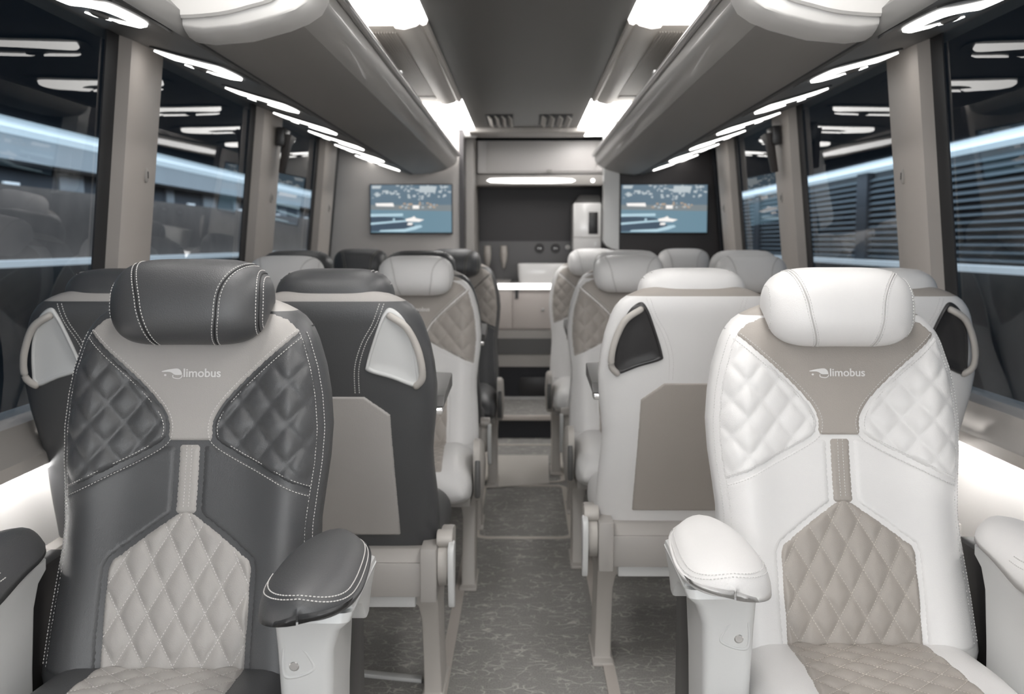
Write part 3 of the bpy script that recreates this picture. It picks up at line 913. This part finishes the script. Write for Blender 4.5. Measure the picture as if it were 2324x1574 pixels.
# joints of the ceiling lining
# cove surfaces between ceiling edge and rack
LP = [(-2.4, -1.2), (-.2, 1.1), (1.15, 3.42), (5.25, 6.80)]
for s, nm in ((-1, 'left'), (1, 'right')):
    segs = [(YB, 3.42, 1), (3.42, 5.25, 0), (5.25, 6.72 if s < 0 else 7.02, 1)]
    for k, (y0, y1, lit) in enumerate(segs):
        m = MB()
        if lit:
            prof_ = [(.316, 1.900), (.322, 1.893), (.36, 1.896), (.62, 1.900), (.62, 1.92), (.316, 1.92)]
            m.loft([[(X(s, a), y, z) for a, z in prof_] for y in (y0 + .002, y1 - .002)])
            o = m.build('ceiling_light', 'panel_l' if k == 0 else 'panel_far', smooth='auto')
            where = 'above the near seats' if k == 0 else 'at the galley end'
            tag(o, 'bright white light panel %s, %s of the ceiling' % (where, nm), 'ceiling light', 'ceiling light panels')
        else:
            prof_ = [(.316, 1.900), (.320, 1.888), (.332, 1.884), (.342, 1.890), (.352, 1.882), (.39, 1.872), (.418, 1.876), (.424, 1.884), (.525, 1.884), (.53, 1.876), (.62, 1.870), (.62, 1.92), (.316, 1.92)]
            m.loft([[(X(s, a), y, z) for a, z in prof_] for y in (y0, y1)])
            o = m.build('air_vent_panel', 'vent', smooth='auto')
            tag(o, 'ribbed beige air vent panel between the two %s ceiling lights' % nm, 'vent panel', 'air vent panels')
            for q in range(11):
                a = .430 + .0092 * q
                MB().box(X(s, a) - .0018, X(s, a) + .0018, y0 + .10, y1 - .25, 1.880, 1.886).build('rib', 'vent', o)
            MB().box(X(s, .43), X(s, .53), y1 - .245, y1 - .16, 1.877, 1.885).build('grille', 'pl_beige', o)
    # end trim of the far light
    if s < 0: struct(MB().box(X(s, .31), X(s, .62), 6.72, 6.80, 1.862, 1.92).build('trim_60', 'rackwhite', bevel=.01))
# cove in front of the racks (nearest the camera)
for s in (-1, 1):
    m = MB(); prof = [(.45, 1.745), (.62, 1.70), (.70, 1.668), (.73, 1.69), (.66, 1.74), (.47, 1.80)]
    m.loft([[(X(s, a), y, z) for a, z in prof] for y in (YB, 1.55)])
    struct(m.build('trim_%d' % (41 + (s > 0)), 'rackwhite', smooth='auto'))

# luggage racks
for s, nm in ((-1, 'left'), (1, 'right')):
    Y0, Y1 = 2.27, 6.56
    r = empty('luggage_rack', (X(s, .55), Y0, 1.62))
    def L(a, y, z): return (X(s, a) - X(s, .55), y - Y0, z - 1.62)
    full = [(.690, 1.622), (.66, 1.617), (.58, 1.624), (.50, 1.645), (.462, 1.660), (.435, 1.678), (.421, 1.700), (.418, 1.728), (.432, 1.745), (.46, 1.76), (.60, 1.80), (.78, 1.84), (.80, 1.76), (.78, 1.70)]
    c = (.62, 1.72)
    def sc(P, k, dz=0): return [(c[0] + (a - c[0]) * k, c[1] + (z - c[1]) * k + dz) for a, z in P]
    b = MB()
    b.loft([[L(a, y, z) for a, z in P] for y, P in ((Y0, full), (Y1 - .03, full), (Y1, sc(full, .97)))])
    b.build('shell', 'racklip', r, smooth='auto')
    # underside lining
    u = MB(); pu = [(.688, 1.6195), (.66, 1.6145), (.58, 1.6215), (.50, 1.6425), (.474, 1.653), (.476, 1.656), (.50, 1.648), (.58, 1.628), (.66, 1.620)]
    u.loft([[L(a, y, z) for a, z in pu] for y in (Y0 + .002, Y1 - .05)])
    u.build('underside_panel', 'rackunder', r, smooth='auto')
    # rail along the lip
    t = MB(); t.tube([L(.412, y, 1.735) for y in np.linspace(Y0 - .04, Y1 - .02, 20)], .011, 10)
    t.build('lip_rail', 'alu', r, smooth=True)
    t = MB(); t.box(L(.428, 0, 0)[0], L(.440, 0, 0)[0], 0.0, Y1 - Y0 - .02, 1.738 - 1.62, 1.772 - 1.62)
    t.build('shadow_channel', 'pl_mid', r)
    for yy in (3.5, 4.9):
        MB().box(L(.405, 0, 0)[0], L(.432, 0, 0)[0], yy - Y0 - .02, yy - Y0 + .02, 1.736 - 1.62, 1.756 - 1.62).build('hinge', 'pl_white', r, bevel=.003)
    # white end cap facing the camera, bulging
    e = MB(); rings = []
    outer = [(.770, 1.655), (.735, 1.632), (.695, 1.620), (.66, 1.6155), (.58, 1.6225), (.50, 1.6435), (.462, 1.6585), (.435, 1.6765), (.421, 1.700), (.416, 1.728), (.425, 1.80), (.44, 1.90), (.60, 1.93), (.80, 1.93), (.81, 1.80), (.79, 1.70)]
    def bulge(a): return .030 * (1 - ((a - .60) / .22) ** 2)
    cc = (.61, 1.80)
    for y, k in ((Y0 + .004, 1.0), (Y0 - .03, .995), (Y0 - .055, .965), (Y0 - .068, .925), (Y0 - .070, .90)):
        f = (Y0 + .004 - y) / .074
        rings.append([L(cc[0] + (a - cc[0]) * (k if i < 10 or i > 12 else 1), y - f * max(0, bulge(a)), cc[1] + (z - cc[1]) * k) for i, (a, z) in enumerate(outer)])
    # front face: interpolate to centre in rings for a smooth bulge
    last = rings[-1]
    for k in (.75, .5, .25, .03):
        rings.append([tuple(Vector(last[i]) * k + Vector(L(.60, Y0 - .066 - .04, 1.80)) * (1 - k)) for i in range(len(outer))])
    e.loft(rings)
    cap = e.build('end_cap', 'rackwhite', r, smooth='auto')
    # raised panel on the cap
    pn = MB(); pts = spline([(.742, 1.660), (.70, 1.650), (.62, 1.654), (.56, 1.668), (.508, 1.688), (.503, 1.73), (.52, 1.87), (.75, 1.87), (.76, 1.76)], 4, closed=True)
    def yb(a): return Y0 - .066 - .036 * max(0, 1 - ((a - .60) / .22) ** 2)
    pn.loft([[L(a, yb(a) + .03, z) for a, z in pts], [L(a, yb(a) - .006, z) for a, z in pts], [L(.63 + (a - .63) * .97, yb(a) - .011, 1.76 + (z - 1.76) * .95) for a, z in pts]])
    pn.build('cap_panel', 'rackwhite', cap, smooth='auto')
    tag(r, 'long overhead luggage rack with a white end cap on the %s side' % nm, 'luggage rack', 'overhead luggage racks')

# passenger service lamps
dS = Vector((-.424, 0, -.155)).normalized()
def lamp_parts():
    out = {}
    # (s, t): s across from window edge to aisle, t along the coach
    house = spline([(.03, .33), (.20, .06), (.33, -.18), (.40, -.22), (.425, -.05), (.42, .15), (.36, .30), (.22, .50), (.10, .62), (.05, .58)], 4, closed=True)
    bright = spline([(.04, .36), (.14, .215), (.222, .09), (.30, -.04), (.355, -.14), (.378, -.10), (.390, 0), (.378, .10), (.345, .20), (.31, .30)], 4) + spline([(.285, .27), (.305, .19), (.265, .15), (.18, .28), (.12, .40), (.08, .47), (.055, .44)], 4)
    s1 = [(.300, .325), (.215, .455), (.195, .440), (.280, .300)]
    s2 = [(.185, .490), (.110, .590), (.090, .575), (.165, .470)]
    oval = spline([(.307, .20), (.285, .285), (.19, .445), (.10, .57), (.065, .53), (.09, .46), (.18, .29), (.265, .155)], 4, closed=True)
    return house, bright, s1, s2, oval
def lamp(x_side, ytip, label):
    s = x_side; house, bright, s1, s2, oval = lamp_parts()
    o0 = Vector((X(s, 1.13), ytip, 1.772))
    D = Vector((-s * .424, 0, -.155)).normalized(); Nn = Vector((-s * .155, 0, .424)).normalized() * -1
    if Nn.z > 0: Nn = -Nn
    r = empty('reading_lamp', tuple(o0 + D * .41 + Nn * .002))
    base = o0 + D * .41 + Nn * .002
    def P(q, h): return tuple(o0 + D * (.417 - (.39 - q[0]) * .90) + Vector((0, 1, 0)) * q[1] * 0.62 + Nn * h - base)
    def slab(poly, h0, h1):
        m = MB(); m.loft([[P(q, h0) for q in poly], [P(q, h1) for q in poly]]); return m
    slab(house, .0, .004).build('housing', 'pl_mid', r)
    slab(bright, .003, .009).build('lens', 'lamp', r)
    slab(oval, .003, .006).build('bezel', 'pl_dark', r)
    slab(s1, .004, .009).build('lens', 'lamp', r)
    slab(s2, .004, .009).build('lens', 'lamp', r)
    k = MB(); k.lathe((0, 0, 0), [(.0001, 0), (.022, 0), (.020, .006), (.012, .009), (.0001, .009)], 16)
    c0 = Vector(P((.185, .38), .006)); R = Vector((0, 1, 0)).cross(Nn)
    k.v = [tuple(c0 + Vector((0, 1, 0)) * a + R * b + Nn * cc_) for a, b, cc_ in k.v]
    k.build('spotlight', 'pl_mid', r, smooth='auto')
    tag(r, label, 'lamp', 'passenger lamps under the luggage racks')
ORD = ['nearest', 'second nearest', 'third nearest', 'fourth', 'fifth', 'second farthest', 'farthest']
for k in range(7):
    lamp(-1, 2.06 + .70 * k, 'swoosh-shaped white lamp above the left windows, %s of the seven' % ORD[k])
for k in range(7):
    lamp(1, 2.13 + .685 * k, 'swoosh-shaped white lamp above the right windows, %s of the seven' % ORD[k])

# ceiling air outlets at the far end
for sx, xs, lab in ((-1, (-.235, -.085), 'dark louvred ceiling outlet, left of the pair near the galley'), (1, (.06, .245), 'dark louvred ceiling outlet, right of the pair near the galley')):
    v = empty('ceiling_outlet', (sum(xs) / 2, 6.1, 1.90))
    hw = (xs[1] - xs[0]) / 2
    MB().box(-hw, hw, -.22, .26, -.004, .01).build('recess', 'void', v)
    for q in range(4):
        xx = -hw + (q + .5) * 2 * hw / 4 + .008
        m = MB(); m.loft([[(xx - .016, y, -.004), (xx + .004, y, -.022), (xx + .010, y, -.020), (xx - .008, y, -.003)] for y in (-.20, .24)])
        m.build('slat', 'pl_grey', v)
    tag(v, lab, 'air outlet', 'ceiling air outlets')
struct(MB().box(-.36, .36, 6.52, 6.86, 1.872, 1.905).build('trim_43', 'pl_grey', bevel=.008))
struct(MB().box(-.40, .62, 6.86, 7.30, 1.90, 1.94).build('trim_44', 'void'))

# partitions
struct(MB().box(-1.26, -.422, YP, YP + .10, -.0, 1.99).build('wall_partition_left', 'part_l'))
struct(MB().box(-.422, -.395, YP - .02, YP + .98, .0, 1.99).build('trim_45', 'backpanel'))
struct(MB().box(-.395, -.345, YP + .25, YP + .98, .0, 1.99).build('trim_46', 'pl_grey'))
struct(MB().box(.56, 1.26, YP, YP + .10, .0, 1.99).build('wall_partition_right', 'part_r'))
col = extr([(.565, 1.99), (.472, 1.99), (.472, 1.22), (.49, 1.185), (.53, 1.165), (.565, 1.160)], 'y', YP - .02, YP + .14)
struct(col.build('trim_47', 'pl_white', smooth='auto'))
struct(MB().box(.545, .60, YP + .1, YP + .98, .0, 1.99).build('trim_48', 'backpanel'))
struct(MB().box(-.42, .60, 7.62, 7.66, .1, 1.99).build('wall_back', 'backpanel'))

# raised landing of the galley
struct(extr([(6.46, .0), (6.46, .115), (6.44, .118), (6.44, .138), (7.9, .138), (7.9, 0)], 'x', -.42, .56).build('trim_49', 'carpet'))
struct(MB().box(-.225, .215, 6.43, 6.475, .116, .145).build('trim_50', 'trim_lt', bevel=.004))
struct(MB().box(-.225, .215, 6.455, 6.465, .004, .116).build('trim_51', 'void'))

# televisions
def screenmesh():
    """picture polygons, x 0..1, z 0..1"""
    P = []
    def add(c, pts): P.append((c, pts))
    add('water', [(0, 0), (1, 0), (1, .50), (0, .50)])
    add('shore', [(0, .48), (1, .45), (1, .62), (0, .60)])
    add('hill', [(0, .58), (1, .58), (1, 1), (0, 1)])
    rnd = random.Random(3)
    for i in range(70):
        x = rnd.uniform(.02, .97); z = .66 + .32 * rnd.random() ** .8
        if x < .3: z = .70 + .2 * x + .12 * rnd.random()
        w = rnd.uniform(.012, .04); h = rnd.uniform(.015, .05)
        add('town', [(x, z), (min(x + w, .995), z), (min(x + w, .995), min(z + h, .995)), (x, min(z + h, .995))])
    add('town', [(.60, .84), (.80, .84), (.82, .97), (.61, .98)])
    add('town', [(.02, .92), (.12, .92), (.14, .985), (.02, .985)])
    add('boatw', [(.07, .555), (.29, .545), (.28, .62), (.06, .615)])
    for i in range(26):
        x = rnd.uniform(.35, .85); z = rnd.uniform(.50, .62); w = rnd.uniform(.01, .035)
        add('ochre' if i % 3 else 'town', [(x, z), (x + w, z), (x + w, z + .03), (x, z + .03)])
    add('boatw', [(.52, .50), (.60, .50), (.60, .57), (.52, .57)])
    add('deep', [(.0, .02), (.40, .05), (.55, .14), (.40, .30), (0, .36)])
    add('foam', [(0, .33), (.40, .345), (.40, .40), (0, .39)])
    add('foam', [(0, .16), (.25, .20), (.46, .23), (.46, .265), (.25, .24), (0, .205)])
    add('boatw', [(.44, .235), (.60, .225), (.66, .27), (.56, .30), (.54, .345), (.50, .31), (.43, .285)])
    add('boatw', [(.45, .155), (.51, .155), (.52, .205), (.46, .205)])
    add('foam', [(.10, .02), (.42, .015), (.55, .06), (.64, .12), (.62, .155), (.56, .145), (.42, .075), (.12, .05)])
    add('foam', [(.27, .25), (.30, .25), (.30, .29), (.28, .30)])
    return P
SC = {'water': (.095, .165, .21), 'shore': (.13, .15, .16), 'hill': (.075, .115, .15), 'town': (.32, .36, .38), 'ochre': (.30, .23, .17), 'boatw': (.62, .60, .58), 'deep': (.03, .05, .075), 'foam': (.30, .42, .48)}
skeys = list(SC)
smats = [emis('screen_' + k, SC[k], 1.0) for k in skeys]
for m_ in smats: m_.node_tree.nodes['Principled BSDF'].inputs['Base Color'].default_value = (.01, .01, .01, 1)
for x0, x1, lab in ((-.975, -.463, 'wall television showing a speedboat, on the grey left partition'), (.564 + .006, 1.110, 'wall television showing a speedboat, on the dark right partition')):
    t = empty('television', ((x0 + x1) / 2, YP - .005, 1.257))
    w = x1 - x0; h = .307
    MB().box(-w / 2, w / 2, -.025, .004, 0, h).build('casing', 'pl_dark', t, bevel=.004)
    pm = MB()
    for i, (c, pts) in enumerate(screenmesh()):
        y = -.0255 - i * .00002
        pm.add([(-w / 2 + .006 + (w - .012) * a, y, .010 + (h - .016) * b) for a, b in pts], [tuple(range(len(pts)))], skeys.index(c))
    pm.build('screen', smats, t, recalc=False)
    tag(t, lab, 'television', 'televisions on the partitions')

# ================================================================== GALLEY
k = empty('overhead_cabinet', (.10, YK, 1.67))
MB().box(-.435, .45, 0.0, .40, 0, .215).build('body', 'cabtop', k)
MB().box(-.37, .36, -.014, 0, .012, .205).build('door', 'cabtop', k, bevel=.003)
MB().box(.365, .445, -.014, 0, .012, .205).build('door', 'cabtop', k, bevel=.003)
kn = MB(); kn.box(.03, .065, -.03, -.012, .006, .022); kn.build('latch', 'pl_grey', k, bevel=.003)
tag(k, 'white overhead cabinet across the galley under the ceiling', 'cabinet')
k = empty('light_fitting', (.05, YK, 1.60))
MB().box(-.40, .47, -.01, .30, -.01, .060).build('housing', 'pl_grey', k, bevel=.004)
lb = extr([(-.325, .02), (-.30, .008), (-.15, .002), (.12, .002), (.25, .008), (.275, .02), (.25, .032), (.12, .038), (-.15, .038), (-.30, .034)], 'y', -.016, -.008); lb.build('light_bar', 'led_soft', k, smooth='auto')
sp = MB(); sp.lathe((0, 0, 0), [(.0001, 0), (.014, 0), (.012, .006), (.0001, .006)], 14); sp.v = [(a + .39, -.008 - c, b + .02) for a, b, c in sp.v]; sp.build('spotlight', 'led_soft', k)
tag(k, 'glowing white light bar beneath the overhead cabinet', 'light fitting')
struct(MB().box(-.40, .56, 7.60, 7.618, .90, 1.215).build('trim_52', 'splash'))
for x, lab in ((.088, 'dark round wall socket on the backsplash, left of the two'), (.202, 'dark round wall socket on the backsplash, right of the two')):
    sk = empty('wall_socket', (x, 7.598, 1.165))
    a = MB(); a.lathe((0, 0, 0), [(.0001, 0), (.034, 0), (.032, .008), (.020, .008), (.019, .002), (.0001, .002)], 20); a.v = [(p, -r, q) for p, q, r in a.v]; a.build('plate', 'backpanel', sk, smooth='auto')
    for dx in (-.008, .008): MB().box(dx - .002, dx + .002, -.006, -.001, -.004, .004).build('contact', 'alu', sk)
    tag(sk, lab, 'socket', 'wall sockets on the backsplash')
a = empty('switch_knob', (.29, 7.598, 1.172)); q = MB(); q.lathe((0, 0, 0), [(.0001, 0), (.018, 0), (.016, .014), (.0001, .018)], 16); q.v = [(p, -r, s_) for p, s_, r in q.v]; q.build('knob', 'white_c', a, smooth='auto')
MB().box(-.003, .003, -.02, -.012, -.01, .01).build('pointer', 'pl_grey', a)
tag(a, 'small round white knob on the grey backsplash beside the coffee machine', 'knob')
# counter
c = empty('worktop', (0, YK, .89))
MB().box(-.40, .30, -.03, .40, .0, .040).build('slab', 'cabtop', c, bevel=.003)
MB().box(-.30, .265, -.036, -.03, .0, .040).build('light_edge', 'led_soft', c)
tag(c, 'galley worktop with a glowing white front edge', 'worktop')
c = empty('base_cabinet', (0, YK, .36))
MB().box(-.345, .27, 0, .40, .0, .529).build('body', 'cab', c)
d = MB().box(-.275, -.103, -.014, 0, .262, .525).build('door', 'cab', c, bevel=.003)
kn = MB(); kn.lathe((0, 0, 0), [(.0001, 0), (.012, 0), (.010, .012), (.0001, .014)], 14); kn.v = [(p - .215, -.014 - r, s_ + .505) for p, s_, r in kn.v]; kn.build('knob', 'alu', d, smooth='auto')
d = MB().box(-.097, .262, -.014, 0, .262, .500).build('drawer', 'cab', c, bevel=.003)
kn = MB(); kn.lathe((0, 0, 0), [(.0001, 0), (.012, 0), (.010, .012), (.0001, .014)], 14); kn.v = [(p + .107, -.014 - r, s_ + .392) for p, s_, r in kn.v]; kn.build('knob', 'alu', d, smooth='auto')
MB().box(-.083, -.060, -.020, -.014, .465, .525).build('latch', 'pl_dark', c)
MB().box(-.28, .262, -.010, -.001, .0, .252).build('plinth_frame', 'pl_grey', c)
MB().box(-.24, .235, -.014, -.009, .085, .195).build('niche', 'pl_mid', c)
tag(c, 'beige galley cabinet with a door, a drawer and an open niche', 'cabinet')
c = empty('appliance_bay', (0, YK, .138))
MB().box(-.30, .262, -.002, .40, 0, .222).build('body', 'void', c)
MB().box(-.05, .25, -.010, -.001, .02, .15).build('glass_door', 'pl_dark', c, bevel=.003)
MB().box(-.27, .25, -.02, -.003, .0, .018).build('sill', 'alu', c)
tag(c, 'black appliance bay with a dark door below the galley cabinet', 'appliance')
# basin
b = empty('wash_basin', (.105, 7.36, .930))
bs = MB(); rr = []
def rrect(hx, hy, r, z):
    P = []
    for cx, cy, a0 in [(hx - r, hy - r, 0), (-hx + r, hy - r, 90), (-hx + r, -hy + r, 180), (hx - r, -hy + r, 270)]:
        for q in range(6):
            a_ = math.radians(a0 + 18 * q); P.append((cx + r * math.cos(a_), cy + r * math.sin(a_), z))
    return P
bs.loft([rrect(.160, .12, .03, 0), rrect(.168, .125, .03, .05), rrect(.172, .128, .03, .125), rrect(.168, .124, .03, .132), rrect(.155, .112, .03, .128), rrect(.14, .10, .03, .03)])
bs.build('bowl', 'white_c', b, smooth='auto')
dr = MB(); dr.lathe((0, 0, .029), [(.0001, 0), (.018, 0), (.016, .004), (.0001, .004)], 14); dr.build('drain', 'chrome', b, smooth='auto')
tag(b, 'white rectangular wash basin standing on the galley worktop', 'basin')
# tray and glasses
t = MB(); t.loft([rrect(.105, .09, .02, 0), rrect(.115, .10, .02, .020), rrect(.110, .095, .02, .020), rrect(.10, .085, .02, .006)])
t.v = [(x - .225, y + 7.34, z + .930) for x, y, z in t.v]
o = t.build('serving_tray', 'alu', smooth='auto'); tag(o, 'low metal tray holding two glasses on the worktop', 'tray')
for x, lab in ((-.275, 'tall champagne glass on the metal tray, left of the pair'), (-.163, 'tall champagne glass on the metal tray, right of the pair')):
    g = empty('champagne_glass', (x, 7.36, .9365))
    a = MB(); a.lathe((0, 0, 0), [(.0001, 0), (.030, 0), (.028, .003), (.006, .008), (.004, .02), (.004, .085)], 16); a.build('stem', 'clear', g, smooth=True)
    a = MB(); a.lathe((0, 0, 0), [(.0001, .085), (.010, .095), (.022, .15), (.026, .19), (.022, .248), (.020, .248), (.024, .19), (.020, .152), (.008, .100), (.0001, .098)], 20); a.build('bowl', mat('frosted_glass_%d' % int(x * -1000), (.42, .39, .36), .25), g, smooth=True)
    tag(g, lab, 'glass', 'champagne glasses on the tray')
# coffee machine on the wall
c = empty('coffee_machine', (.405, YK + .05, 1.15))
MB().box(-.093, .10, 0, .34, 0, .325).build('body', 'white_c', c, bevel=.012)
MB().box(.012, .075, -.006, 0, .115, .262).build('display_window', 'pl_dark', c, bevel=.004)
hh = MB(); hh.loft([[(-.085, .02, .325), (.10, .02, .325), (.10, .32, .325), (-.085, .32, .325)], [(-.045, .06, .38), (.09, .06, .38), (.09, .30, .38), (-.045, .30, .38)]]); hh.build('hopper', 'pl_mid', c, bevel=.004)
MB().box(.055, .065, -.012, 0, .03, .06).build('spout', 'alu', c)
MB().box(-.093, .10, -.003, .0, .090, .094).build('seam', 'pl_grey', c)
tag(c, 'white wall-mounted coffee machine with a dark window and hopper', 'coffee machine')

# ================================================================== SEATS
seat(-.608, 1.70, 1, 1, 'dark', 'large dark grey leather seat in the left foreground, facing the camera', 'front row seats', armrests=True, bracket=False)
seat(.573, 1.84, 1, -1, 'white', 'large white leather seat in the right foreground, facing the camera', 'front row seats', armrests=True, bracket=False, zs=.985)
put = seat
a = put(-.468, 2.69, -1, -1, 'dark', 'dark leather seat seen from behind, on the aisle behind the dark front seat', 'second row seats', handle=True, hz=-.020, zs=.99); tray(a, -1)
put(-.965, 2.69, -1, 1, 'dark', 'dark leather seat seen from behind, at the left window behind the front seat', 'second row seats', handle=True, bracket=False, hz=-.020, zs=.99)
a = put(.414, 2.94, -1, 1, 'white', 'white leather seat seen from behind, on the aisle behind the white front seat', 'second row seats', handle=True, hz=-.024, zs=.99); tray(a, 1)
bl = MB()
for (u0, z0, u1, z1) in ((-.075, .315, -.085, .29), (-.055, .30, -.10, .24), (-.04, .30, -.09, .215)):
    bl.tube(spline([(u0, .10, z0), ((u0 + u1) / 2 + .012, .11, (z0 + z1) / 2), (u1, .10, z1)], 5), [.006] * 5 + [.010] * 6, 8)
bl.build('belt_buckle', 'black', a, smooth=True)
put(.905, 2.94, -1, -1, 'white', 'white leather seat seen from behind, at the right window behind the front seat', 'second row seats', handle=True, bracket=False, hz=-.024, zs=.99)
put(-.422, 3.76, 1, 1, 'mixed', 'white seat with beige quilting left of the aisle, facing the camera', 'third row seats', zs=.985)
put(-.905, 3.76, 1, -1, 'mixed', 'white seat by the left window, mostly hidden behind dark seats', 'third row seats', bracket=False, zs=.985)
put(.392, 4.02, 1, -1, 'mixed', 'white seat with beige quilting right of the aisle, facing the camera', 'third row seats', zs=.985)
put(.875, 4.02, 1, 1, 'mixed', 'white seat by the right window behind the white front rows', 'third row seats', bracket=False, zs=.985)
a = put(-.43, 4.37, -1, -1, 'dark', 'dark seat turned away, hidden behind the white left aisle seat', 'fourth row seats', handle=True); tray(a, -1)
put(-.917, 4.37, -1, 1, 'dark', 'dark seat top turned away by the left window', 'fourth row seats', bracket=False)
a = put(.41, 4.63, -1, 1, 'white', 'white seat turned away, behind the right aisle seat with beige quilting', 'fourth row seats', handle=True); tray(a, 1)
put(.897, 4.63, -1, -1, 'white', 'white seat top turned away by the right window', 'fourth row seats', bracket=False)
put(-.385, 5.33, 1, 1, 'darkmixed', 'farthest dark-topped seat left of the aisle, facing the camera', 'last row seats')
put(-.870, 5.33, 1, -1, 'darkmixed', 'farthest dark-topped seat near the left window under the television', 'last row seats', bracket=False)
put(.355, 5.59, 1, -1, 'mixed', 'farthest white-topped seat right of the aisle, beside the galley opening', 'last row seats')
put(.842, 5.59, 1, 1, 'mixed', 'farthest white-topped seat under the right television', 'last row seats', bracket=False)

# ================================================================== OUTSIDE
M['facade_b'] = mat('blue_grey_facade', (.33, .345, .355), .7, var=.15, vscale=1.0)
M['facade_d'] = mat('dark_facade', (.035, .04, .05), .7, var=.3, vscale=1.5)
M['facade_w'] = mat('brown_cladding', (.16, .125, .105), .7, var=.35, vscale=3)
M['paleband'] = mat('pale_band', (.55, .58, .60), .6)
M['canopy_l'] = emis('canopy_glow', (.48, .60, .66), .68)
M['band_l'] = emis('pale_glow', (.62, .70, .74), .42)  # glow puts brightness into the white parapets, which are no lamps
M['asphalt'] = mat('asphalt', (.09, .095, .10), .9, var=.3, vscale=2)
M['louvre'] = mat('louvre_slats', (.16, .19, .21), .7)
gr = struct(MB().box(-40, 40, -10, 60, -.75, -.70).build('floor_street', 'asphalt')); gr.name = 'ground'
b = empty('building', (-5.3, 3, -.7))
def Bx(nm, x0, x1, y0, y1, z0, z1, m, par, **kw): return MB().box(x0, x1, y0, y1, z0 + .7, z1 + .7).build(nm, m, par, **kw)
Bx('wall', -2, 0, 0, 40, -.7, .96, 'asphalt', b)
Bx('upper_wall', -2, 0, 0, 40, 2.06, 2.32, 'facade_b', b)
Bx('roof', -2.2, .25, 0, 40, 2.43, 4.6, 'facade_d', b)
Bx('canopy_light', -.2, .30, 0, 40, 2.325, 2.42, 'canopy_l', b)
Bx('parapet', -.1, .30, 0, 40, .965, 1.03, 'band_l', b)
w = Bx('cladding', -2, .02, 0, 40, 1.03, 1.80, 'facade_w', b)
Bx('window_band', -2, -.3, 0, 40, 1.80, 2.06, 'facade_d', b)
for i in range(16):
    y = 4 + i * 1.9
    Bx('blind', -.3, -.27, y, y + (.35 if i % 3 else .7), 1.82, 2.04, 'facade_b', b)
for i in range(10):
    y = 5.2 + i * 3.1
    Bx('ledge_light', -.28, -.25, y, y + .35, 1.83, 1.86, 'band_l', b)
tag(b, 'dusk street building with a glowing blue canopy line beyond the left windows', 'building')
b = empty('building', (5.3, 3, -.7))
Bx('wall', 0, 2, 0, 40, -.7, .88, 'asphalt', b)
Bx('back_wall', .07, 2, 0, 40, .88, 2.3, 'asphalt', b)
for i in range(15):
    z = .96 + i * .088
    m = MB(); m.loft([[(.06, y, z + .7), (-.02, y, z - .05 + .7), (-.01, y, z - .055 + .7), (.09, y, z + .7)] for y in (0, 40)]); m.build('louvre', 'louvre', b)
Bx('roof', -.25, 2.2, 0, 40, 2.40, 4.6, 'facade_d', b)
Bx('canopy_light', -.28, .2, 0, 40, 2.28, 2.38, 'canopy_l', b)
Bx('parapet', -.30, .1, 0, 40, .88, .95, 'band_l', b)
for y in (6.5, 13.5, 21): Bx('pier', -.05, .05, y, y + .5, .95, 2.28, 'facade_d', b)
tag(b, 'louvred dusk building with a blue canopy line beyond the right windows', 'building')
for s in (-1, 1):
    L = bpy.data.lights.new('facade_light', 'AREA'); L.shape = 'RECTANGLE'; L.size = .3; L.size_y = 34; L.energy = 120; L.color = (.78, .90, 1)
    o = bpy.data.objects.new('facade_light', L); COL.objects.link(o); o.location = (s * 4.75, 18, 2.27); o.rotation_euler = (0, s * -math.radians(28), 0)

# rear bulkhead behind the viewer
struct(MB().box(-1.35, 1.35, YB - .06, YB, -.0, 2.04).build('wall_rear', 'wallwhite'))
